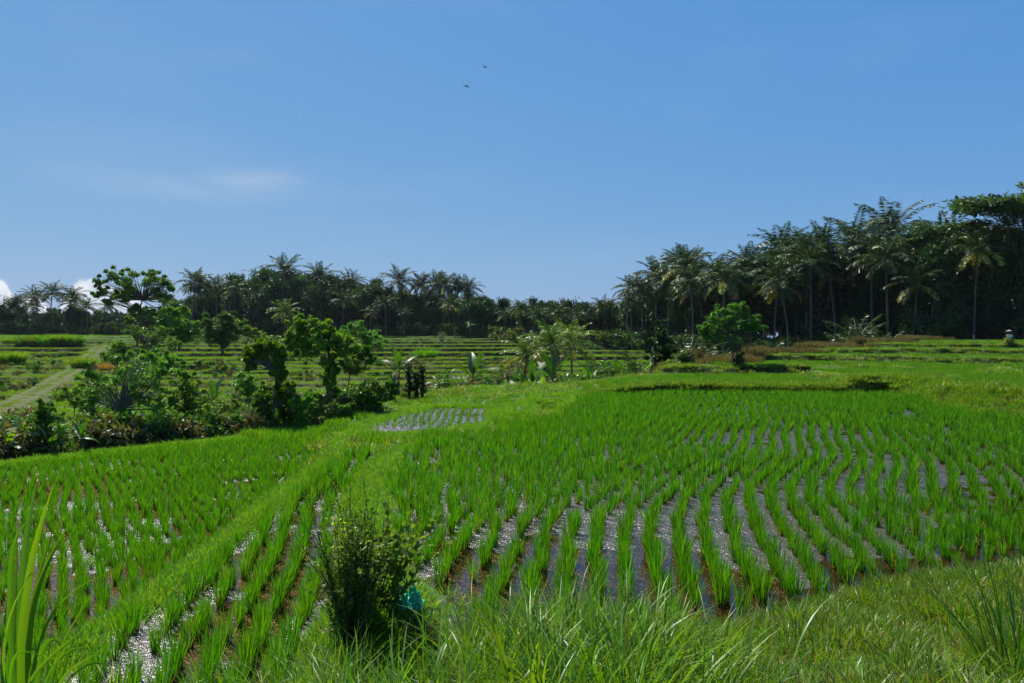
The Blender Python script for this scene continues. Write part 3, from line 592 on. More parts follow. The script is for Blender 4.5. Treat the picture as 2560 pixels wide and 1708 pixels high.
# ------------------------------------------------------------------ trees
def limb(mb,a,b,ra,rb,sag=.1,sides=5,r=rng,col=(.16,.13,.1)):
    a=np.asarray(a,float); b=np.asarray(b,float); t=np.linspace(0,1,6)[:,None]; L_=np.linalg.norm(b-a)
    off=r.normal(size=3)*sag*L_*.5; P_=a+(b-a)*t+off*np.sin(np.pi*t)+np.array([0,0,1])*sag*L_*np.sin(np.pi*t)*.4
    tube(mb,P_,np.linspace(ra,rb,6),sides,col); return P_
def make_tree(name, blobs, base, ttop, tr, leafL, leafW, nleaf, ca, cb, nsub=12, subr=.6, up=.6, flat=.75, seed=0, bark=(.15,.125,.1), crownname='crown', stems=1, limbs=True, mat=None, shell=.5):
    """blobs: (x,y,z,r[,rz]) leafy masses; returns an Empty with trunk and crown"""
    r=np.random.default_rng(seed); t=bpy.data.objects.new(name,None); COL.objects.link(t); t.empty_display_size=.3
    mt=MB(); mc=MB(); base=np.asarray(base,float); ttop=np.asarray(ttop,float)
    trunks=[]
    for s_ in range(stems):
        off=np.array([r.normal()*.5,r.normal()*.5,0])*tr*4*(stems>1)
        trunks.append(limb(mt,base+off-[0,0,1.0],ttop+off*2,tr,tr*.55,.05,8,r,bark))
    nb=len(blobs); n_each=max(6,int(nleaf/nb/nsub))
    for i,bl in enumerate(blobs):
        c=np.array(bl[:3],float); br=bl[3]; f=bl[4] if len(bl)>4 else flat
        T_=trunks[i%stems]; k=int(np.clip(np.argmin(np.linalg.norm(T_-c+np.array([0,0,br]),axis=1)),2,5))
        if limbs: limb(mt,T_[k],c-[0,0,br*.3],tr*.42,tr*.13,.12,5,r,bark)
        d_=norm(r.normal(size=(nsub,3))); d_[:,2]=d_[:,2]*.8+.15; sc_=c+d_*br*(.4+.75*r.random((nsub,1))**1.5)*np.array([1,1,f])
        if limbs:
            for q_ in sc_[:max(1,nsub//4)]: limb(mt,c-[0,0,br*.3],q_,tr*.12,tr*.04,.1,4,r,bark)
        w=.75+.5*r.random(); leaf_cloud(mc,sc_,br*subr*(.8+.5*r.random(nsub)),n_each,leafL,leafW,np.array(ca)*w,np.array(cb)*w,up,f,shell,r)
    mt.build('trunk',M_BARK,t,smooth=True); mc.build(crownname,mat or M_LEAF,t); return t
G1,G2=(.035,.085,.014),(.075,.14,.025)
D1,D2=(.010,.033,.006),(.028,.062,.010)
def generic(kind,seed):
    r=np.random.default_rng(seed); bl=[]
    if kind=='round':
        for k in range(15):
            d_=norm(r.normal(size=3)); bl.append((d_[0]*2.3,d_[1]*2.3,6.2+d_[2]*2.4,1.35+.5*r.random()))
        return make_tree('broadleaf_tree',bl,(0,0,0),(0,0,5.5),.26,.40,.24,6500,D1,D2,11,seed=seed)
    if kind=='tall':
        for k in range(15):
            d_=norm(r.normal(size=3)); bl.append((d_[0]*1.5,d_[1]*1.5,5.6+d_[2]*3.4,1.0+.5*r.random()))
        return make_tree('broadleaf_tree',bl,(0,0,0),(0,0,7),.2,.36,.22,5500,D1,G2,11,seed=seed)
    if kind=='dense':      # leafy down to the ground
        for k in range(24):
            z_=.8+8*(k/23); rr=2.6*math.sin(math.pi*min(1,.25+.75*z_/9.2))**.6; a_=r.random()*6.28; bl.append((rr*.75*math.cos(a_),rr*.75*math.sin(a_),z_,1.2+.4*r.random()))
        return make_tree('broadleaf_tree',bl,(0,0,0),(0,0,8),.2,.42,.26,7500,D1,D2,11,seed=seed)
    if kind=='umbrella':   # flat tiers, thin bright trunk
        for k in range(16):
            a_=r.random()*6.28; q=r.random(); z_=6.2+3.4*(1-q**2)*(.5+.5*r.random()); bl.append((4.2*q*math.cos(a_),4.2*q*math.sin(a_),z_,1.25,.3))
        return make_tree('umbrella_tree',bl,(0,0,0),(0,0,7.5),.12,.30,.14,11000,(.035,.085,.02),(.07,.13,.03),14,up=1.5,seed=seed,bark=(.2,.18,.15))
    if kind=='airy':
        for k in range(14):
            a_=r.random()*6.28; q=r.random(); z_=4.6+4.8*r.random(); bl.append((2.6*q*math.cos(a_),2.6*q*math.sin(a_),z_,.95))
        return make_tree('broadleaf_tree',bl,(0,0,0),(0,0,7),.2,.34,.2,3600,G1,G2,10,seed=seed,bark=(.2,.18,.15))
PR={k:[generic(k,300+10*i+j) for j in range(n)] for i,(k,n) in enumerate((('round',3),('tall',3),('dense',3),('umbrella',1),('airy',2)))}

def frond(mb, org, az, el, L, droop, col1, col2, nl=22, ll=.62, lw=.085, r=rng):
    n=9; t=np.linspace(0,1,n); ang=el-droop*t**1.3; ds=L/(n-1)
    h=np.concatenate([[0],np.cumsum(np.cos(ang[:-1]))*ds]); z=np.concatenate([[0],np.cumsum(np.sin(ang[:-1]))*ds])
    D=np.array([math.cos(az),math.sin(az),0]); S=np.array([-math.sin(az),math.cos(az),0]); P_=np.asarray(org)+h[:,None]*D+z[:,None]*np.array([0,0,1])
    P_=P_+S*(t**2)[:,None]*r.normal()*.25
    tube(mb,P_,np.linspace(.045,.012,n),3,(.16,.17,.05),cap=False)
    u=np.linspace(.1,1,nl); i=np.clip((u*(n-1)).astype(int),0,n-2); f=(u*(n-1)-i)[:,None]; Q_=P_[i]*(1-f)+P_[i+1]*f
    T_=norm(P_[i+1]-P_[i]); Nn=norm(np.cross(T_,S)); Nn=Nn*np.sign(Nn[:,2:3]+1e-6)
    for s_ in (-1,1):
        lift=.25-.9*r.random((nl,1))*.9
        U_=norm(T_*.55+S*s_*.9+Nn*lift-np.array([0,0,.25])); V_=norm(np.cross(U_,Nn)+.4*r.normal(size=(nl,3)))
        LL=ll*L/3.6*np.sin(np.pi*(.12+.84*u))**.6*(.85+.3*r.random(nl))
        c=np.asarray(col1)*(1-r.random((nl,1)))+np.asarray(col2)*r.random((nl,1)); leaves(mb,Q_,U_,V_,LL,np.full(nl,lw),c)
PG1,PG2=(.012,.034,.006),(.034,.07,.011); PY1,PY2=(.26,.25,.03),(.20,.22,.03); PB=(.20,.12,.05)
def palm(seed, trunk=13, L=4.0, nf=27, lean=.06, young=False, yellow=.12, bright=False, nl=44, lw=.12):
    r=np.random.default_rng(seed); t=bpy.data.objects.new('coconut_palm',None); COL.objects.link(t)
    mt=MB(); q=np.linspace(0,1,9); a_=r.random()*6.28; o=lean*trunk*(q**2); P_=np.stack([o*math.cos(a_),o*math.sin(a_),q*trunk-.3*(q==0)],-1)
    rad=np.interp(q,[0,.06,.2,1],[.24,.17,.14,.10])*(.6 if trunk<5 else 1); tube(mt,P_,rad,8,(.13,.12,.10)); mt.build('trunk',M_BARK,t,smooth=True)
    mc=MB(); top=P_[-1]; g1,g2=(PG1,PG2) if not bright else ((.06,.13,.012),(.15,.21,.02))
    for k in range(nf):
        u=k/(nf-1); az=k*2.39996+r.normal()*.15
        if young: el=R(84-62*u+r.normal()*5); dr=R(35+75*u)
        else: el=R(82-112*u+r.normal()*6); dr=R(45+38*math.sin(math.pi*u)+r.normal()*8)
        c1,c2=(g1,g2)
        if u>.72 and r.random()<yellow*2.5: c1,c2=PY1,PY2
        if u>.9 and r.random()<yellow*2: c1,c2=PB,(.14,.09,.04)
        frond(mc,top+np.array([0,0,.1*(1-u)]),az,el,L*(.8+.25*math.sin(math.pi*u)+.1*r.random()),dr,c1,c2,nl,.75,lw,r)
    mc.build('crown',M_PALM,t)
    if not young:
        mn=MB()
        for k in range(9):
            a_=r.random()*6.28; c=top+np.array([.22*math.cos(a_),.22*math.sin(a_),-.15-.25*r.random()]); th=np.linspace(0,math.pi,5); tube(mn,c+np.stack([0*th,0*th,-.13*np.cos(th)],-1),.11*np.sin(th)+.01,6,(.13,.12,.03),cap=False)
        mn.build('coconuts',M_BARK,t,smooth=True)
    return t
PALMS=[palm(400+i,13,4.5+.3*(i%3),24+2*(i%2),[.03,.1,.06,.14,.02,.08][i],yellow=[.05,.2,.1,.3,.0,.15][i]) for i in range(6)]
YPALM=[palm(420+i,[.5,1.2,.35][i],2.6,16,.02,True,.25,nl=20,lw=.07) for i in range(3)]
MPALM=[palm(430+i,[4.6,5.4,3.9][i],2.9,24,.05,False,.8,True,nl=40,lw=.065) for i in range(3)]
PUSED={}
deferred=[]   # (object, section phrase, noun, px, description, category)
def height_of(px,py,d,zb): return CZ-(py-HY)/FPX*d-zb
def put(protos,i,px,top_py,d,natural,sec,noun,desc,cat,group,rz=None,wide=1.0):
    x,y,zb=at_depth(px,d); h=max(.5,height_of(px,top_py,d,zb)); s_=h/natural; p=protos[i%len(protos)]
    o=place(p,(x,y,zb-.1),rng.random()*6.28 if rz is None else rz,(s_*wide,s_*wide,s_)); deferred.append((o,sec,noun,px,desc,cat,group)); return o
def fd(px): return float(np.interp(px,[0,180,480,540,640,700,1024],[196,192,182,158,140,118,104]))
SECT=lambda px: ('along the far left tree line' if px<180 else 'on the hazy wooded hill' if px<362 else 'in the dark grove beside the hill' if px<480 else 'in the low far wood' if px<612 else 'in the tall right forest')
pal=[(20,299,0),(40,292,4),(50,287,2),(66,291,6),(87,303,-3),(106,304,-4),(33,304,-2),(74,300,3),
 (192,275,2),(227,283,-4),(217,280,4),(282,262,12),(318,268,14),(348,275,9),(402,273,4),(424,276,6),(436,277,9),(444,278,4),(459,280,5),(471,282,8),
 (342,296,-6),(321,299,-4),(386,300,-8),(370,310,-9),(404,311,-10),(455,300,-10),
 (505,313,-8),(521,304,-6),(538,311,-10),(560,307,-8),(580,314,-5),(592,310,0),(604,306,4),
 (626,283,4),(643,285,0),(656,268,5),(668,273,3),(675,260,8),(692,259,12),(699,256,9),(693,273,-3),(723,270,-6),(718,265,4),(740,257,8),(753,263,6),(764,238,9),
 (795,247,8),(806,244,4),(811,252,-4),(836,238,0),(859,229,6),(872,235,-3),(888,245,-6),(902,217,6),(941,228,9),(789,277,-6),(914,276,-9),(974,240,-8),(1012,214,-6),
 (960,262,4),(632,300,-5),(705,285,4),(774,262,0),(826,262,4),(850,262,5),(1000,250,4),(990,262,-2)]
for i,(px,py,dd) in enumerate(pal):
    d_=fd(px)+dd; sm=py>292 and 362<px<612 and dd<0
    p=put(PALMS,i,px,py-(7 if px>600 else 3),d_,15.6,SECT(px),'palm',['dark coconut palm','green coconut palm','ragged coconut palm'][i%3],'palm tree','coconut palms of the far woods',wide=1.35 if px<180 else 1.1 if py<285 else 1.2)
for i,(px,py,d_) in enumerate([(285,294,150),(355,320,150),(367,331,146),(442,330,150)]):
    put(MPALM,i,px,py,d_,7.4,'in front of the far wood','palm','yellowish young coconut palm','palm tree','young yellowish palms before the wood',wide=1.1)
# broadleaf trees that stand out
tre=[('round',9,296,0),('round',76,301,4),('airy',204,269,6),('round',237,271,5),('tall',264,263,10),('round',306,271,18),('dense',326,273,20),('round',370,274,2),('dense',250,290,-6),('round',256,291,-12),
 ('round',470,294,-2),('round',490,296,4),('round',506,297,8),('round',532,294,10),('round',545,298,8),('round',571,297,4),('dense',585,301,2),('tall',598,299,6),('round',430,300,0),('dense',390,296,4),('tall',414,290,6),
 ('round',780,248,9),('tall',925,219,4),('dense',933,240,-8),('umbrella',974,216,2),('umbrella',1024,172,-6),('dense',1002,226,-5),('dense',1024,232,-7),('tall',986,222,-5),('round',285,268,8),('dense',335,273,6),('round',350,276,10),('tall',300,269,6),('dense',275,274,-6),('round',322,277,-4),('dense',958,258,-4),('tall',745,275,6),('dense',820,268,4),('dense',900,262,2),('dense',1000,258,2),('dense',865,270,3),('dense',700,290,6),('tall',680,290,8),('dense',1022,240,4)]
DESC={'round':'round dark crown','tall':'tall narrow crown','dense':'dark bushy crown','umbrella':'flat airy crown','airy':'thin airy crown'}
NAT={'round':9.8,'tall':10,'dense':10,'umbrella':9.9,'airy':10}
for i,(k,px,py,dd) in enumerate(tre):
    put(PR[k],i,px,py,fd(px)+dd,NAT[k],SECT(px),'broadleaf tree',DESC[k],'tree','broadleaf trees of the far woods',wide=.85 if k in('round','dense') and px<620 else .75 if k!='umbrella' else 1.25 if px>1000 else .8)
# the wood behind them, read as one mass
sk=[(0,302),(60,298),(90,303),(150,302),(180,294),(195,283),(240,273),(300,272),(360,275),(390,283),(480,288),(500,294),(600,294),(625,289),(650,280),(700,267),(760,255),(850,242),(930,231),(1024,218)]
mass=[p.children[k] for p in (PR['dense']+PR['round']) for k in range(2) if p.children[k].name.startswith('crown')]
mass=[m_.copy() for m_ in mass]
px_=[];
pos=[];scl=[]
for row,(off,pad) in enumerate(((7,5),(13,3),(21,4),(32,3),(45,4))):
    p_=-70.0
    while p_<1100:
        d_=fd(np.clip(p_,0,1024))+off+rng.normal()*2; p_+=(4.2+1.5*rng.random())/d_*FPX
        x,y,zb=at_depth(p_,d_); h=height_of(p_,np.interp(p_,[a[0] for a in sk],[a[1] for a in sk])+pad+9*rng.random(),d_,zb)
        h=min(h,26); pos.append((x,y,zb-.2)); scl.append((h/10*.8,h/10*.8,h/10))
pos=np.array(pos);scl=np.array(scl)
scatter('far_wood','dark mass of trees standing deeper in the wood',mass,pos,np.stack([0*pos[:,0],0*pos[:,0],rng.random(len(pos))*6.28],-1),scl,rng.integers(0,len(mass),len(pos)))
# undergrowth along the foot of the wood
def shrub(name,seed,ca,cb,n=420,L_=.22,W_=.1,h=1.0,rr=.7,up=.5,link=False):
    r=np.random.default_rng(seed); mb=MB(); k=9; c=np.stack([r.normal(size=k)*rr*.45,r.normal(size=k)*rr*.45,.25+h*.75*r.random(k)],-1); leaf_cloud(mb,c,.38*rr,n//k,L_,W_,ca,cb,up,.9,.6,r)
    for q_ in c: limb(mb,(0,0,-.1),q_,.025,.01,.1,4,r,(.08,.07,.04))
    return mb.build(name,M_LEAF,link=link)
sh=[shrub('shrub',500+i,D1,G2,520,.2,.1) for i in range(3)]+[shrub('shrub',510+i,(.09,.13,.02),(.14,.18,.03),420,.3,.07,up=0) for i in range(2)]
n=1500; p_=rng.random(n)*1100-40; d_=np.array([fd(np.clip(a,0,1024)) for a in p_])-4+rng.random(n)*12; x=(p_-HX)/FPX*d_; z=ground_z(x,d_)
ix=np.where((p_>440)&(p_<640)&(rng.random(n)<.5),3+rng.integers(0,2,n),rng.integers(0,3,n)); s_=(.8+1.6*rng.random(n)**2)*np.where(p_>640,1.3,1.2)
scatter('undergrowth','tangled shrubs and weeds along the foot of the wood',sh,np.stack([x,d_,z],-1),np.stack([0*x,0*x,rng.random(n)*6.28],-1),np.stack([s_]*3,-1),ix)

# ---------------- trees and plants built from their own outline
def hero(name,label,cat,base,d,blobs,leaf,nleaf,ca,cb,tr=.12,top=None,depth=.8,group=None,**kw):
    """blobs in (px,py,r_px) at distance d: turned into metres, each with its own depth"""
    x0,y0,z0=at_depth(base[0],d); r=np.random.default_rng(int(base[0]*7+base[1])); k=d/FPX; B_=[]
    if base[1] is not None: z0=CZ-(base[1]-HY)*k
    spl=kw.pop('split',4); hang=kw.pop('hang',False); fat=kw.pop('fat',1.3)
    for b in blobs:
        kw.setdefault('up',1.1); c0=np.array([(b[0]-base[0])*k,r.normal()*b[2]*k*depth,CZ-(b[1]-HY)*k-z0]); rb=b[2]*k*fat
        for _ in range(3):
            o_=norm(r.normal(size=3)); o_[2]=abs(o_[2])*.8; B_.append((*(c0+o_*rb*(1.15+.5*r.random())),rb*.24))
        if hang:
            for _ in range(2): B_.append((c0[0]+r.normal()*rb*.5,c0[1]+r.normal()*rb*.5,max(.1,c0[2]-rb*(1.0+1.6*r.random())),rb*.4,1.6))
        for q_ in range(spl):
            o_=norm(r.normal(size=3))*rb*.8*r.random()**.4 if spl>1 else np.zeros(3); B_.append((*(c0+o_),rb*(.62 if spl>1 else 1)*(.8+.5*r.random())))
    tp=top or (np.mean([b[0] for b in blobs]),np.mean([b[1] for b in blobs])); tp=((tp[0]-base[0])*k,0,CZ-(tp[1]-HY)*k-z0)
    t=make_tree(name,B_,(0,0,0),tp,tr,leaf,leaf*kw.pop('asp',.55),nleaf,ca,cb,seed=int(base[0]),**kw); t.location=(x0,y0,z0); tagit(t,label,cat,group); return t
V1,V2=(.07,.17,.012),(.16,.29,.025)
hero('tall_tree','tall open-crowned tree at left whose crown stands against the sky beside the white cloud','tree',(138,350),90,
 [(100,282,5.5),(103,292,5.5),(97,295,3.5),(119,276,7),(124,285,8),(137,279,8),(150,275,6),(153,283,8),(164,281,6),(171,288,4.5),(154,292,10),(137,293,7),(160,303,9),(143,310,7),(169,313,6),(117,297,5),(112,303,4),(154,316,7),(128,300,6),(166,297,7),(150,324,8),(140,333,7),(160,330,8),(128,322,5),(168,322,6),(150,341,7),(135,312,6)],.25,27000,(.05,.12,.014),(.13,.24,.03),fat=.95,tr=.14,top=(142,300),nsub=10,bark=(.12,.1,.08))
hero('leafy_tree','low light green tree just right of the tall open-crowned tree','tree',(179,341),88,[(176,320,8),(183,328,9),(190,333,7),(172,330,7),(180,314,5),(186,338,5)],.27,10000,V1,V2,tr=.14)
hero('round_bush','large rounded dark bush with yellow-green top shoots on the upper terraces','bush',(223,347),84,[(222,325,10),(213,329,7),(232,329,7),(227,319,6),(219,335,9),(228,337,8),(207,333,5),(223,343,7)],.22,18000,(.03,.08,.012),(.07,.14,.02),tr=.2)
hero('sapling','slender sapling on the terraces above the thin tree','tree',(150,356),62,[(135,333,6),(142,343,6),(152,338,7),(163,335,6),(168,346,5),(145,352,5),(131,350,4)],.22,4500,(.06,.14,.015),(.12,.2,.03),tr=.06,asp=.4)
hero('thin_tree','thin-stemmed airy tree with sparse light leaves in front of the left terraces','tree',(122,454),24,[(126,384,12),(109,393,11),(143,374,12),(157,385,9),(93,386,9),(129,366,10),(114,405,8),(154,405,8),(165,372,7),(100,372,7),(140,394,9),(86,398,6),(147,356,6)],.10,9000,(.08,.19,.015),(.17,.31,.03),tr=.045,top=(120,410),asp=.45,bark=(.2,.18,.15),nsub=9)
hero('thin_tree','small leaning sapling left of the thin airy tree, leafy only at its top','tree',(101,450),25,[(92,410,7),(84,402,6),(99,398,6)],.10,1500,(.05,.13,.015),(.1,.2,.03),tr=.03,top=(93,412),asp=.45)
hero('vine_tree','vine-smothered tree with a drooping leafy left arm, left of the tall vine-hung trunk','tree',(264,440),27,[(253,352,6),(250,359,4),(262,348,6),(271,347,8),(281,353,7),(283,361,7),(282,373,6),(277,388,11),(267,397,10),(289,391,7),(265,413,7),(271,427,7),(259,406,6),(284,402,7),(262,432,6)],.11,21000,(.06,.17,.01),(.15,.32,.02),tr=.06,top=(276,370),nsub=8,asp=.8,stems=1,hang=True,up=.3,fat=.95,subr=.5)
hero('vine_post','short dead trunk wrapped in vines between the two vine trees','tree',(302,442),27,[(302,403,5),(303,410,5),(301,418,5),(303,427,5),(302,436,5),(308,398,3)],.085,9000,(.06,.17,.01),(.13,.27,.02),tr=.05,top=(302,400),asp=.8,nsub=8)
hero('vine_tree','tall vine-hung trunk with a spreading bright green crown in the middle of the valley','tree',(329,438),30,[(299,324,8),(292,333,7),(305,333,7),(313,326,8),(328,331,8),(321,338,7),(338,338,8),(348,343,7),(356,350,5),(296,343,6),(326,347,7),(331,356,5),(328,364,4),(333,372,4),(329,382,5),(334,392,5),(330,402,5),(326,412,5),(331,420,5),(325,376,4),(310,345,6),(343,352,5),(290,344,4)],.085,46000,(.085,.2,.013),(.19,.34,.03),tr=.07,top=(329,345),nsub=8,asp=.75,stems=1,bark=(.07,.06,.045),hang=True,up=.5,fat=1.0,subr=.5)
hero('leaning_tree','bare-stemmed small tree with few leaves right of the vine-hung trunk','tree',(347,432),31,[(352,350,5),(360,357,5),(366,352,4),(345,368,4),(358,370,4),(372,362,4)],.11,2000,(.05,.13,.015),(.1,.2,.02),tr=.035,top=(350,375))
for (lb,bs,d_,bl,nl_) in [('dark rounded shrub tallest in the row beside the bright seedling paddy',(370,420),29,[(366,391,8),(375,388,7),(372,400,9),(368,410,8),(380,398,6),(376,413,6)],5200),
  ('low dark leafy bush at the foot of the vine-hung trunk',(327,436),28,[(324,424,7),(331,428,6),(318,430,6),(335,420,5)],3000),
  ('round leafy bush between the vine-hung trunk and the tall dark shrub',(348,431),28,[(346,417,7),(342,424,6),(352,423,6),(349,408,4)],3000),
  ('yellow-green bush left of the dead banana stems',(388,406),33,[(386,393,6),(391,399,6),(383,402,6),(380,388,4),(394,390,4)],2600)]:
    hero('leafy_bush',lb,'bush',bs,d_,bl,.09,nl_*3,(.06,.17,.01),(.15,.3,.03),tr=.04,asp=.8,nsub=9)
hero('bright_tree','small bright green tree with a wide round crown at the edge of the upper terraces','tree',(737,364),46,[(735,309,5),(724,312,5),(714,320,6),(729,319,7),(744,317,5),(752,321,6),(757,328,4),(710,330,5),(721,331,6),(735,327,7),(749,327,5),(706,337,4),(716,339,4),(735,341,4),(703,330,3),(743,308,3)],.115,24000,(.08,.19,.02),(.15,.27,.035),tr=.06,top=(737,330),nsub=10,asp=.5,stems=2,bark=(.1,.09,.07))
hero('dark_shrub','low dark shrub at the foot of the small bright tree','bush',(741,371),44,[(741,363,4),(738,368,3.5),(744,368,3.5),(752,369,2.5),(741,357,2.5)],.13,2600,D1,D2,tr=.04,asp=.6,nsub=8)
hero('column_tree','dark narrow conical tree standing right of the young coconut palms','tree',(662,375),50,[(661,327,3.5),(660,335,5),(664,343,6),(657,344,5),(661,352,7),(668,352,5),(656,358,6),(664,361,7),(671,360,4),(658,369,5),(666,370,4)],.16,11000,D1,(.06,.11,.02),tr=.08,nsub=10)
for i,(px,py,bp_,d_,lb) in enumerate([(524,326,386,50,'young coconut palm with a yellow crown, leftmost of the palms by the paddy edge'),(555,312,384,49,'tallest young coconut palm by the paddy edge, with yellow hanging fronds'),(572,312,366,62,'leaning coconut palm just behind the tallest palm by the paddy edge')]):
    x,y,zb=at_depth(px,d_); h=CZ-(py-HY)/FPX*d_-zb; sc_=h/[7.4,8.2,6.7][i]; o=place(MPALM[i],(x,y,zb),[1.2,2.5,4][i],(sc_*1.05,sc_*1.05,sc_),label=lb,category='palm tree')
yp=[(600,350,372,58,1),(640,340,366,60,0),(689,322,368,58,1),(706,338,366,58,0),(681,345,366,62,2),(758,350,362,62,0),(768,333,357,70,1),(790,336,354,74,0),(818,342,352,80,2),(830,338,349,84,0),(845,318,348,86,1),(858,306,347,88,1),(872,325,347,86,2),(722,350,364,60,0),(442,333,342,140,0),(1000,328,341,98,0),(884,328,343,98,2)]
for i,(px,py,bp_,d_,k_) in enumerate(yp):
    x,y,zb=at_depth(px,d_); h=max(1.2,CZ-(py-HY)/FPX*d_-zb); o=place(YPALM[k_],(x,y,zb-.05),rng.random()*6,h/[3.1,3.9,2.9][k_]); deferred.append((o,'before the right forest' if px>600 else 'among the valley palms','low palm','young stemless coconut palm with arching fronds','palm tree','young stemless palms'))
    deferred[-1]=deferred[-1][:3]+(px,)+deferred[-1][3:]

for lb,bs,d_,bl,nl_,lf in [
  ('light green sapling rising among the banana plants near the left edge',(44,446),21,[(44,414,7),(38,420,6),(51,421,6),(44,428,6),(46,406,4)],2600,.09),
  ('bushy sapling between the sloping track and the thin airy tree',(72,420),36,[(72,392,7),(66,398,7),(80,398,7),(73,404,7),(86,406,6)],3600,.13),
  ('feathery young tree right of the thin airy tree',(184,438),26,[(184,388,8),(176,396,8),(192,398,8),(186,406,8),(174,410,7),(196,412,7),(182,376,5)],6000,.10),
  ('light green young tree halfway up the left terraces behind the thin airy tree',(160,384),44,[(160,358,7),(152,364,7),(168,364,7),(160,370,7),(174,372,5),(146,372,5)],5000,.15),
  ('spreading shrub between the young tree and the vine-smothered tree',(222,436),27,[(222,410,9),(212,416,8),(232,416,8),(240,422,7),(204,424,7),(226,424,8)],5600,.10),
  ('airy sapling above the track bend at left',(120,372),58,[(120,348,6),(113,354,6),(127,354,6),(120,360,6),(106,360,5)],3400,.19),
  ('green bush on the valley slope left of the vine-hung trunk',(248,398),40,[(248,380,6),(242,386,6),(255,386,6),(249,391,6)],2600,.14),
  ('yellowish young tree right of the round bush on the upper terraces',(243,344),92,[(243,328,5),(238,333,5),(248,333,5),(256,336,5),(266,338,5)],2600,.3),
  ('spreading light green tree on the ridge behind the vine-hung trunk',(372,352),78,[(362,332,6),(352,330,6),(372,338,6),(380,343,5),(344,334,5),(366,341,6)],4200,.26)]:
    hero('young_tree',lb,'tree',bs,d_,bl,lf,nl_,V1,V2,tr=.035 if d_<50 else .1,asp=.5,nsub=8,bark=(.12,.1,.07))
# ---------------- bananas: stem and separate big leaves
def banana_leaf(mb,L_,W_,el,droop,r,col1,col2,torn=.25):
    n=14; t=np.linspace(0,1,n+1); ang=el-droop*t**1.4; ds=L_/n; h=np.concatenate([[0],np.cumsum(np.cos(ang[:-1]))*ds]); z=np.concatenate([[0],np.cumsum(np.sin(ang[:-1]))*ds])
    w=W_*.5*np.interp(t,[0,.13,.18,.35,.75,1],[.03,.04,.6,1,.85,.06]); P_=np.stack([h,0*h,z],-1)
    for s_ in (-1,1):
        for k in range(n):
            if t[k]<.1: continue
            g=.12*ds if r.random()<torn else 0; dz=.22+.25*r.random()*(g>0)
            a=P_[k]; b=P_[k+1]; e1=a+np.array([0,s_*w[k],-w[k]*(-.35 if el>1.1 else .45)*1])+(b-a)*(.3); e2=b+np.array([0,s_*w[k+1],-w[k+1]*(-.35 if el>1.1 else .45)])+(b-a)*.3-(b-a)*(g/ds)
            f=r.random(); mb.add([a,b,e2,e1],[(0,1,2,3)] if s_>0 else [(3,2,1,0)],None,np.asarray(col1)*(1-f)+np.asarray(col2)*f)
    tube(mb,P_,np.interp(t,[0,1],[.03,.006]),4,(.14,.2,.04),cap=False)
def banana(seed,stem=1.7,nl=7,L_=1.9,W_=.48,bright=0,torn=.3,upright=False):
    r=np.random.default_rng(seed); t=bpy.data.objects.new('banana_plant',None); COL.objects.link(t); mt=MB()
    P_=np.stack([np.linspace(0,.08,6),np.zeros(6),np.linspace(-.3,stem,6)],-1); tube(mt,P_,[.12,.115,.1,.085,.07,.05],8,(.07,.075,.03)); mt.build('stem',M_BARK,t,smooth=True)
    for k in range(nl):
        u=k/max(1,nl-1); mb=MB(); el=R(84-(50 if upright else 80)*u+r.normal()*5); dr=R(12+95*u)
        c1,c2=((.028,.085,.008),(.055,.14,.014)) if not (bright and u<.3) else ((.11,.25,.015),(.15,.30,.02))
        if u>.85 and r.random()<.5: c1,c2=(.15,.1,.04),(.2,.14,.06)
        banana_leaf(mb,L_*(.8+.3*math.sin(math.pi*u)),W_,el,dr,r,c1,c2,torn)
        lf=mb.build('leaf',M_BANANA,t); lf.location=(.08,0,stem-.02-.1*u); lf.rotation_euler=(0,0,k*2.4+r.normal()*.3)
    return t
BAN=[banana(600,1.7,7,1.9,.5),banana(601,1.2,6,1.7,.45,1),banana(602,2.3,8,2.0,.5,0,.5),banana(603,.7,5,1.5,.42,1,.1,True)]
BN=[3.2,2.6,4.0,2.1]
bl_=[(8,432,20,1),(21,411,21,3),(34,436,20.5,0),(49,428,20.5,3),(62,444,21,1),(80,440,21,0),(91,424,22,1),(111,430,23,1),(134,432,23,0),(150,426,24,0),(169,412,24,2),(184,420,25,1),(206,407,26,2),(213,376,30,2),(243,402,27,0),(226,424,26,1),
 (398,345,35,2),(391,372,33,0),(448,368,39,0),(440,376,38.5,1),(474,348,42,2),(462,380,40,1),(490,374,42,1),(525,369,43,1),(534,359,44,0),(552,350,44,2),(544,372,42,1),(565,372,42,0),(585,366,42,1),(573,374,42,3),(593,364,43,0),(611,360,44,0),(620,358,45,0),(632,358,46,1),(645,360,47,0),(601,366,44,1),(422,380,37,1),(700,350,60,1),(716,348,62,3)]
for i,(px,py,d_,k_) in enumerate(bl_):
    x,y,zb=at_depth(px,d_); h=max(1.0,CZ-(py-HY)/FPX*d_-zb); s_=h/BN[k_]; o=place(BAN[k_],(x,y,zb-.05),rng.random()*6.28,s_*min(1,1.0))
    sec='along the left field edge' if px<260 else 'beyond the seedling paddy' if px<500 else 'near the valley palms'
    deferred.append((o,sec,'banana plant',px,['broad-leaved banana plant','small banana plant','tall banana plant','young upright banana plant'][k_],'banana plant','banana plants in the valley'))
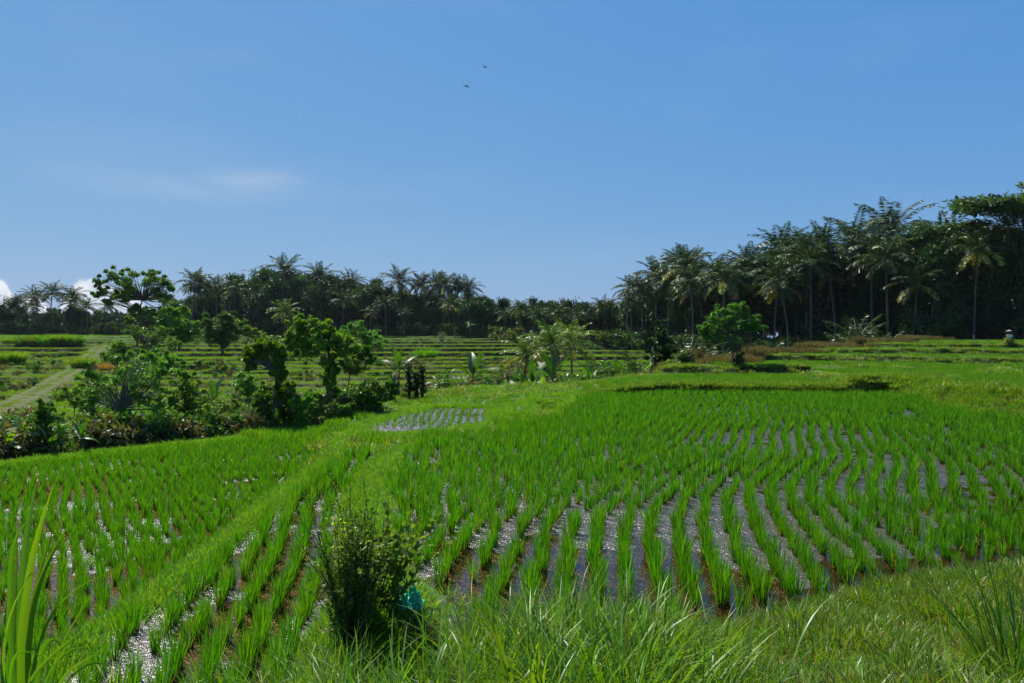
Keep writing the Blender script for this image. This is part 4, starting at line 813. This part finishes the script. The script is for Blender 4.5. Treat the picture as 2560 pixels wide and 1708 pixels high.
# dead banana stems
for i,(px,pt,pb) in enumerate([(409,362,402),(416,372,402),(422,364,402)]):
    d_=34.5; mb=MB(); k=d_/FPX; h=(pb-pt)*k; tube(mb,[(0,0,-.2),(.03,0,h*.5),(-.05,.05,h)],[.07,.06,.03],7,(.04,.035,.02))
    r=np.random.default_rng(i)
    st=empty('dead_banana_stem',((px-HX)*k,d_,CZ-(pb-HY)*k)); mb.build('stem',M_BARK,st,smooth=True)
    m2=MB(); leaf_cloud(m2,[(0,0,h*(.3+.2*q)) for q in range(4)],.11,50,.25,.06,(.04,.035,.015),(.03,.05,.012),-1,1.5,.6,r)
    m2.build('withered_leaves',M_LEAF,st); tagit(st,['leftmost dark dead stem beside the tall banana plant','middle and shortest dark dead stem beside the tall banana plant','rightmost dark dead stem, wrapped in creeper, beside the tall banana plant'][i],'dead stem','dead banana stems')

# weeds on the slope just beyond the near fields, and dry litter
wd=[shrub('weed',700+i,(.04,.11,.012),(.10,.19,.02),330,.14,.07,.55,.5) for i in range(3)]+[shrub('dry_weed',710+i,(.08,.085,.03),(.15,.13,.05),260,.16,.05,.45,.5) for i in range(2)]
x,y=rnd(26000,-42,14,15,56); dp=dline(x,y,PLAT[1:16]); ins=inpoly(x,y,PLAT); k=(~ins)&(dp<11)&(dp>.8)&(rng.random(len(x))<np.interp(dp,[0,3,11],[.75,.6,.12]))&(abs(x)<y*.68+4); x,y,dp=x[k],y[k],dp[k]
isd=rng.random(len(x))<np.interp(dp,[0,6,11],[.1,.2,.35]); s_=(.5+1.3*rng.random(len(x))**2)
scatter('weeds','wild weeds and dry litter on the slope beyond the near fields',wd,np.stack([x,y,ground_z(x,y)-.05],-1),np.stack([0*x,0*x,rng.random(len(x))*6.28],-1),np.stack([s_]*3,-1),np.where(isd,3+rng.integers(0,2,len(x)),rng.integers(0,3,len(x))))
lush=[shrub('lush_shrub',760+i,(.06,.16,.012),(.15,.29,.03),900,.13,.06,1.1,.75,1.0) for i in range(3)]
x,y=rnd(3800,-38,-3,15,36); dp=dline(x,y,PLAT[1:10]); k=(~inpoly(x,y,PLAT))&(dp<7)&(dp>1.0)&(abs(x)<y*.68+4)&(fbm(x/2.5,y/2.5,98)>.42); x,y=x[k],y[k]; s_=.45+.8*rng.random(len(x))**1.5
scatter('weeds','waist-high green shrubs and weeds filling the dip behind the low left paddy',lush,np.stack([x,y,ground_z(x,y)-.05],-1),np.stack([0*x,0*x,rng.random(len(x))*6.28],-1),np.stack([s_]*3,-1),rng.integers(0,3,len(x)))
x,y=rnd(2600,-75,5,44,112); k=(grid_val(GW,x,y)<.1)&(grid_val(GT,x,y)<.2)&(abs(x)<y*.66)&(fbm(x/6,y/9,97)>.56); x,y=x[k],y[k]; s_=.5+.7*rng.random(len(x))**2
scatter('weeds','bushy weeds dotted over the stepped slope across the valley',wd,np.stack([x,y,ground_z(x,y)-.05],-1),np.stack([0*x,0*x,rng.random(len(x))*6.28],-1),np.stack([s_]*3,-1),rng.integers(0,4,len(x)))
# reddish shrubs
for i,(px,py,d_) in enumerate([(500,391,43),(512,393,43)]):
    o=shrub('red_shrub',720+i,(.07,.035,.035),(.12,.06,.045),300,.18,.06,.8,.8,link=True); x,y,zb=at_depth(px,d_); o.location=(x,y,zb); o.scale=(1.2,)*3
    deferred.append((o,'beyond the seedling paddy','red shrub',px,'dark reddish shrub','shrub','reddish shrubs'))
# bright grass thickets on the upper left terraces
tg=[clump_proto('tall_grass_thicket',900,1.0,1.5,.05,4,(.08,.19,.015),(.14,.26,.025),(.05,.6),.9,None,M_GRASS,seed=730+i) for i in range(2)]
for i,(px,d_,s_) in enumerate([(12,138,1.1),(27,136,1.2),(40,135,1.3),(52,134,1.5),(62,134,1.4),(72,134,1.3),(12,92,1.1),(83,84,.9),(425,100,1.0),(98,54,.5)]):
    o=tg[i%2].copy(); COL.objects.link(o); x,y,zb=at_depth(px,d_); o.location=(x,y,zb-.05); o.rotation_euler=(0,0,i); o.scale=(s_*1.15,s_*1.15,s_)
    deferred.append((o,'on the far terraces','tall grass thicket',px,'bright green tall grass thicket','grass thicket','tall grass thickets on the terraces'))
o=clump_proto('dry_grass_thicket',500,.9,1.1,.05,4,(.22,.13,.06),(.28,.17,.09),(.05,.9),.9,None,M_GRASS,seed=740); COL.objects.link(o); x,y,zb=at_depth(110,82); o.location=(x,y,zb); tagit(o,'brown dry grass thicket at the top of the sloping track','grass thicket')

ORD=['first','second','third','fourth','fifth','sixth','seventh','eighth','ninth','tenth','eleventh','twelfth','thirteenth','fourteenth','fifteenth','sixteenth','seventeenth','eighteenth','nineteenth','twentieth']
ORD+=['twenty-'+q for q in ORD[:9]]+['thirtieth']+['thirty-'+q for q in ORD[:9]]+['fortieth']
from collections import defaultdict
gr_=defaultdict(list)
for e_ in deferred: gr_[(e_[1],e_[2])].append(e_)
for (sec,noun),L_ in gr_.items():
    L_.sort(key=lambda e_:e_[3])
    for i,e_ in enumerate(L_):
        lab=f"{e_[4]}, {ORD[i]} {noun} from the left {sec}" if len(L_)>1 else f"{e_[4]} {sec}"
        w=lab.split()
        if len(w)>16: lab=f"{e_[4].split(' with ')[0]}, {ORD[i]} {noun} from the left {sec}"
        tagit(e_[0],lab,e_[5],e_[6])
# ------------------------------------------------------------------ foreground plants and small things
def px3(px,py,d): return np.array([(px-HX)/FPX*d,d,CZ-(py-HY)/FPX*d])
def ribbon(mb,ctrl,w,ca,cb,r,fold=.25,n=18):
    """one long grass leaf along control points (m), folded along its midrib"""
    C_=np.asarray(ctrl,float); k=np.concatenate([[0],np.cumsum(np.linalg.norm(np.diff(C_,axis=0),axis=1))]); k/=k[-1]; t=np.linspace(0,1,n)
    P_=np.stack([np.interp(t,k,C_[:,i]) for i in range(3)],-1)
    for _ in range(3): P_[1:-1]=(P_[:-2]+2*P_[1:-1]+P_[2:])/4
    T_=norm(np.gradient(P_,axis=0)); S=norm(np.cross(T_,np.array([.3*r.normal(),-1,.25*r.normal()]))); Nn=np.cross(T_,S)
    ww=1.1*w*np.interp(t,[0,.15,.45,.8,1],[.6,.9,1,.6,.03]); L_=P_-S*ww[:,None]*.5-Nn*ww[:,None]*fold; R_=P_+S*ww[:,None]*.5-Nn*ww[:,None]*fold
    v=np.stack([L_,P_,R_],1).reshape(-1,3); i=np.arange(n-1)*3; q=np.concatenate([np.stack([i,i+1,i+4,i+3],-1),np.stack([i+1,i+2,i+5,i+4],-1)])
    c=np.asarray(ca)*(1-t[:-1,None])+np.asarray(cb)*t[:-1,None]; mb.add(v,q,None,np.concatenate([c,c*.94]))
eg=empty('broad_leaved_grass',tuple(px3(18,800,2.0))); r=np.random.default_rng(5)
LB=[([(80,1568),(72,1000),(85,560),(125,410),(165,385),(290,385)],50,0),([(150,1500),(160,750),(210,400),(272,66)],60,.12),([(130,1500),(200,800),(290,420),(382,165)],55,-.05),([(150,1450),(260,850),(340,600),(412,378)],40,.1),
 ([(200,1350),(260,900),(400,580),(520,410)],45,-.1),([(90,1540),(105,1100),(125,560)],64,.15),([(200,1568),(330,1100),(470,950),(600,850),(805,778)],16,-.15),([(350,1568),(450,1250),(560,1080),(705,840)],20,.05),
 ([(60,1568),(100,1312),(200,1340),(355,1395)],22,-.2),([(270,1568),(300,1290),(370,1225),(440,1240),(445,1330)],45,-.1),([(430,1568),(500,1300),(560,1130),(625,1090)],28,.05),([(400,1568),(500,1450),(640,1390),(740,1310)],24,-.2),
 ([(440,1568),(600,1430),(700,1400),(843,1500)],22,-.25),([(300,1568),(450,1316),(640,1305),(843,1312)],14,-.1),([(20,1568),(30,1200),(60,900)],40,.2),([(0,1450),(60,1100),(150,880),(260,760)],18,-.1),([(330,1568),(350,1250),(380,1080),(420,900)],16,.1),
 ([(250,1568),(260,1400),(240,1200)],30,.1),([(110,1568),(160,1250),(300,1000),(330,820)],26,.25),([(180,1568),(350,1380),(520,1250),(600,1180)],26,-.3),([(40,1568),(70,1350),(10,1080)],34,-.1)]
for pts_,w_,dd in LB:
    mb=MB(); n_=len(pts_); root=px3(10+r.random()*40,740+r.random()*60,2.0+dd*.3)
    ctrl=[root]+[px3(a*.1423,460+b*.1423,2.0+dd+dd*.8*k/n_) for k,(a,b) in enumerate(pts_)]
    lum=r.random(); ribbon(mb,ctrl,w_*.1423*2.0/FPX,(.035+.05*lum,.12+.08*lum,.008),(.07+.07*lum,.19+.09*lum,.012),r)
    b_=mb.build('blade',M_GRASS,eg,smooth=True); b_.location=-eg.location
tagit(eg,'tall clump of broad bright green grass blades in the bottom left corner','grass clump')

o=clump_proto('dark_grass_tuft',70,.14,.75,.012,7,(.03,.10,.008),(.07,.17,.014),(.02,.7),1.0,None,M_GRASS,dead=.1,seed=850); COL.objects.link(o); x,y=(1016-HX)/FPX*4.4,4.4; o.location=(x,y,float(ground_z(x,y))-.02); tagit(o,'dark tall grass tuft in the bottom right corner','grass clump')
# thin tall grass all along the lower edge
tall=[clump_proto('tall_grass',9,.07,.72,.011,7,(.08,.19,.009),(.16,.29,.02),(.02,.35),1.4,None,M_GRASS,dead=.1,seed=800+i) for i in range(5)]
p_=rng.random(1300)*820+60; d_=3.2+2.1*rng.random(1300)**.8; x=(p_-HX)/FPX*d_; k=rng.random(1300)<np.interp(p_,[60,230,330,400,520,600,680,760,880],[.10,.2,.6,.9,1,1,.6,.08,.02]); x,y=x[k],d_[k]; kk=~((abs(x+.78*y/6.2)<.36)&(y>4.2)); x,y=x[kk],y[kk]
s_=.6+.6*rng.random(len(x)); s_*=np.interp(x/y*FPX+HX,[60,300,420,560,660,760,880],[.6,.75,1,1.05,.95,.6,.5])
scatter('tall_grass','thin tall grass blades rising along the lower edge of the view',tall,*sc_arrays(x,y,ground_z(x,y)-.02,s_,5,1,.12))
p_=rng.random(60)*1000+20; d_=3.2+1.2*rng.random(60); x=(p_-HX)/FPX*d_
bentg=[clump_proto('bent_grass',3,.05,.8,.011,8,(.12,.22,.04),(.22,.30,.08),(.2,.8),2.4,None,M_GRASS,seed=820+i) for i in range(4)]
scatter('tall_grass','single long bent blades over the grass of the near bank',bentg,*sc_arrays(x,d_,ground_z(x,d_),.5+.5*rng.random(60),4,1,.1))

# bush smothering the end of the mud wall
def twig_bush(name,label,cat,loc,base_r,stems,hmin,hmax,spread,leaf,asp,ca,cb,seed,per=.03,side=2,lean=(0,0)):
    r=np.random.default_rng(seed); t=empty(name,loc); ms=MB(); ml=MB()
    for k in range(stems):
        a=r.random()*6.28; q=math.sqrt(r.random()); b=np.array([base_r[0]*q*math.cos(a),base_r[1]*q*math.sin(a),-.05]); H_=hmin+(hmax-hmin)*r.random()
        dr=np.array([spread*(math.cos(a)*q+.5*r.normal())+lean[0],spread*(math.sin(a)*q+.5*r.normal())+lean[1],1.0]); dr/=np.linalg.norm(dr)
        def shoot(b,dr,H_,rad):
            n_=9; tt=np.linspace(0,1,n_)[:,None]; side_=r.normal(size=3)*.11*H_; P_=b+dr*H_*tt+side_*tt**2-np.array([0,0,1])*.18*H_*tt**3*r.random()
            tube(ms,P_,np.linspace(rad,rad*.3,n_),4,(.07,.08,.03),cap=False)
            m_=max(5,int(H_/per)); u=.12+.88*r.random(m_); i=np.clip((u*(n_-1)).astype(int),0,n_-2); f=(u*(n_-1)-i)[:,None]; Q_=P_[i]*(1-f)+P_[i+1]*f; T_=norm(P_[i+1]-P_[i])
            U_=norm(norm(r.normal(size=(m_,3)))*np.array([1,1,.6])+T_*.7+np.array([0,0,.15])); V_=norm(np.cross(U_,np.array([0,0,1.0])+.5*r.normal(size=(m_,3))))
            g_=r.random((m_,1)); w_=.8+.4*r.random(); leaves(ml,Q_,U_,V_,leaf*(.6+.7*r.random(m_))*(1-.3*u),leaf*asp*(.7+.5*r.random(m_)),(np.asarray(ca)*(1-g_)+np.asarray(cb)*g_)*w_)
            return P_
        P_=shoot(b,dr,H_,.005)
        for _ in range(side):
            q_=int(2+r.random()*5); d2=norm(dr+r.normal(size=3)*.4+np.array([0,0,.1])); shoot(P_[q_],d2,H_*(.18+.25*r.random()),.003)
    ms.build('stems',M_BARK,t); ml.build('foliage',M_LEAF,t); tagit(t,label,cat); return t
bz=CZ-(672-HY)/FPX*5.8
twig_bush('tangled_bush','tall tangled bush of tiny leaves at the near end of the mud wall','bush',((352-HX)/FPX*5.85,5.85,bz),(.07,.28),170,.5,1.3,.02,.042,.42,(.05,.13,.01),(.15,.27,.025),11,.022,3)
twig_bush('low_bush','low bushy weeds at the foot of the tangled bush, below the teal plastic','bush',((392-HX)/FPX*5.95,5.95,float(ground_z(-.9,5.95))),(.2,.14),60,.08,.22,.5,.04,.4,(.06,.14,.01),(.16,.27,.03),12,.025,2)
twig_bush('leafy_sprig','pale yellow-green sprig with oval leaves rising from the tangled bush','plant',((343-HX)/FPX*5.75,5.75,bz+.5),(.03,.03),7,.55,.78,.10,.06,.5,(.22,.33,.03),(.32,.42,.06),14,.035,1)
twig_bush('bean_plant','climbing plant with larger oval leaves leaning over the teal plastic','plant',((376-HX)/FPX*6.15,6.15,float(ground_z(-1.06,6.15))-.02),(.10,.10),18,.5,.85,.2,.085,.6,(.07,.17,.015),(.18,.30,.04),13,.035,2,(.22,0))
# crumpled teal plastic
nu,nv=46,30; u,v=np.meshgrid(np.linspace(-1,1,nu),np.linspace(-1,1,nv),indexing='ij'); 
hh=.03+.11*np.exp(-((u+.35)**2/.3+(v)**2/.5))+.09*np.exp(-((u-.45)**2/.15+(v-.2)**2/.2))
wr=np.abs(fbm(u*5+9,v*4+3,101)-.5)*.30+np.abs(fbm(u*12+9,v*9+3,102)-.5)*.10
rr_=1-.3*fbm(u*2+5,v*2+5,103); X_=u*.19*rr_+.03*(fbm(u*6,v*6,104)-.5); Y_=v*.14*rr_+.03*(fbm(u*6,v*6,105)-.5); Z_=(hh+wr-.07)*ss((1.05-np.maximum(abs(u),abs(v)))/.3)
mb=MB(); ii,jj=np.meshgrid(np.arange(nu-1),np.arange(nv-1),indexing='ij'); a=(ii*nv+jj).ravel(); q=np.stack([a,a+nv,a+nv+1,a+1],-1)
f=fbm(u*3+2,v*3,106)[:-1,:-1].ravel()[:,None]; mb.add(np.stack([X_,Y_,Z_],-1).reshape(-1,3),q,None,np.array([.010,.24,.13])*(1-f)+np.array([.06,.55,.33])*f)
x,y=(404-HX)/FPX*6.3,6.3; o=mb.build('plastic_sheet',M_PLASTIC,smooth=True,loc=(x,y,float(ground_z(x,y))+.05)); tagit(o,'crumpled teal plastic sheet lying on the grassy mound beside the tangled bush','plastic sheet')
mb=MB(); r=np.random.default_rng(9); leaf_cloud(mb,[(.03*k-.07,.02*(k%2),.07+.03*(k%3)) for k in range(6)],.045,14,.06,.022,(.5,.2,.03),(.62,.32,.06),.2,.7,.6,r)
for k in range(6): limb(mb,(.02*k-.05,0,-.03),(.03*k-.07,.02*(k%2),.08+.03*(k%3)),.003,.002,.1,4,r,(.1,.12,.03))
x,y=(428-HX)/FPX*5.95,5.95; o=mb.build('orange_withered_plant',M_LEAF,loc=(x,y,float(ground_z(x,y))+.03)); tagit(o,'small orange withered plant just right of the teal plastic','plant')

# ---------------- birds
def bird(px,py,d,span,up,tilt,yaw,label):
    t=empty('bird',tuple(px3(px,py,d)),yaw); mb=MB(); s_=span
    tube(mb,[(-.28*s_,0,0),(-.12*s_,0,.01*s_),(0,0,.02*s_),(.14*s_,0,.02*s_),(.22*s_,0,.01*s_)],[.015*s_,.05*s_,.065*s_,.045*s_,.012*s_],8,(.03,.03,.035)); b=mb.build('body',M_CLOTH,t,smooth=True)
    for sg in (-1,1):
        m2=MB(); w=[(.1,0,.02),(-.08,0,.02),(.12,.22,.02+.22*up),(-.06,.22,.02+.22*up),(.02,.36,.02+.30*up),(-.08,.38,.02+.3*up),(-.14,.5,.02+.36*up)]
        w=np.array([(a*s_,sg*b_*s_,c*s_) for a,b_,c in w]); top=w+np.array([0,0,.012*s_]); m2.add(np.concatenate([w,top]),[(0,1,3,2),(2,3,5,4),(7,8,10,9),(9,10,12,11),(0,2,9,7),(2,4,11,9),(1,3,10,8),(3,5,12,10)],[(4,5,6),(11,12,13),(4,6,11),(6,13,11),(5,6,12),(6,13,12)],(.03,.03,.035)); m2.build('wing',M_CLOTH,t)
    t.rotation_euler=(tilt,.3,yaw); tagit(t,label,'bird','birds in the sky')
bird(485,67.5,55,.45,.9,.3,2.0,'dark bird with raised wings, highest of the birds in the middle of the sky')
bird(467,86,62,.66,-.35,.25,1.3,'dark bird gliding with outspread wings just below the highest bird')
bird(304,118,90,.45,.4,1.2,1.6,'tiny dark bird alone in the left half of the sky')

# ---------------- scarecrow and pole with a rag on the far upper terrace
x,y,z=on_ground(1009,346,40,110); k=y/FPX
t=empty('scarecrow',(x,y,z)); H_=15*k
mb=MB(); tube(mb,[(0,0,-.2),(0,0,H_)],.03,6,(.12,.09,.05)); tube(mb,[(-.45,0,H_*.86),(.45,0,H_*.88)],.022,6,(.12,.09,.05)); mb.build('pole_cross',M_BARK,t)
mb=MB(); mb_=[(-.2,-.03,H_*.76),(.22,-.03,H_*.78),(.3,-.02,H_*.62),(.16,-.04,H_*.5),(-.16,-.05,H_*.52),(-.2,.1,H_*.76),(.22,.1,H_*.78),(.3,.1,H_*.62),(.16,.1,H_*.5),(-.16,.1,H_*.52)]
mb.add(mb_,[(0,1,2,3),(5,6,7,8),(0,1,6,5),(1,2,7,6),(2,3,8,7)],[(0,3,4),(5,8,9)],(.75,.77,.78)); mb.build('white_shirt',M_CLOTH,t)
mb=MB(); leaf_cloud(mb,[(0,0,H_*.4),(-.1,0,H_*.25),(.1,0,H_*.25),(0,0,H_*.1)],.25,60,.4,.08,(.3,.28,.1),(.18,.24,.05),-1,1.2,.6,np.random.default_rng(3)); mb.build('straw_skirt',M_LEAF,t)
mb=MB(); tube(mb,[(0,0,H_*.96),(0,0,H_*.99),(0,0,H_*1.06)],[.3,.22,.02],10,(.3,.3,.22)); mb.build('hat',M_CLOTH,t)
tagit(t,'scarecrow in a white shirt on the highest terrace near the right edge','scarecrow')
x,y,z=on_ground(974,348,40,110); k=y/FPX; t=empty('flag_pole',(x,y,z)); mb=MB(); tube(mb,[(0,0,-.2),(.02,0,6*k),(-.06,0,12*k)],.022,6,(.2,.18,.14)); mb.build('pole',M_BARK,t)
mb=MB(); g_=np.array([(0,0,5.4),(1.0,.3,4.9),(2.6,.2,4.0),(2.7,-.2,3.2),(1.4,0,3.4),(.1,0,4.5)])*k; g2=g_+np.array([0,.02,0]); mb.add(np.concatenate([g_,g2]),[(0,1,4,5),(1,2,3,4),(6,7,10,11),(7,8,9,10),(0,1,7,6),(1,2,8,7),(2,3,9,8),(3,4,10,9)],None,(.8,.8,.8)); mb.build('rag',M_CLOTH,t)
tagit(t,'thin pole with a white rag on the upper terrace left of the scarecrow','pole')

# remove patterns that were never placed
for grp in list(PR.values())+[PALMS,YPALM,MPALM,BAN]:
    for p in grp:
        if p not in KIDS:
            for c in list(p.children): bpy.data.objects.remove(c)
            bpy.data.objects.remove(p)
print('objects',len(COL.objects))

# faint haze of the humid air
hb_=bmesh.new(); bmesh.ops.create_cube(hb_,size=1); hm_=bpy.data.meshes.new('haze'); hb_.to_mesh(hm_); hb_.free()
m,nt,out=newmat('haze_air'); pv=N(nt,'ShaderNodeVolumePrincipled'); pv.inputs['Color'].default_value=(.8,.9,1,1); pv.inputs['Density'].default_value=.00006; pv.inputs['Anisotropy'].default_value=.3
nt.links.new(pv.outputs[0],out.inputs['Volume']); hm_.materials.append(m)
ho=bpy.data.objects.new('haze',hm_); COL.objects.link(ho); ho.scale=(900,560,70); ho.location=(0,200,29); tagit(ho,'faint bluish haze over the valley',kind='stuff')
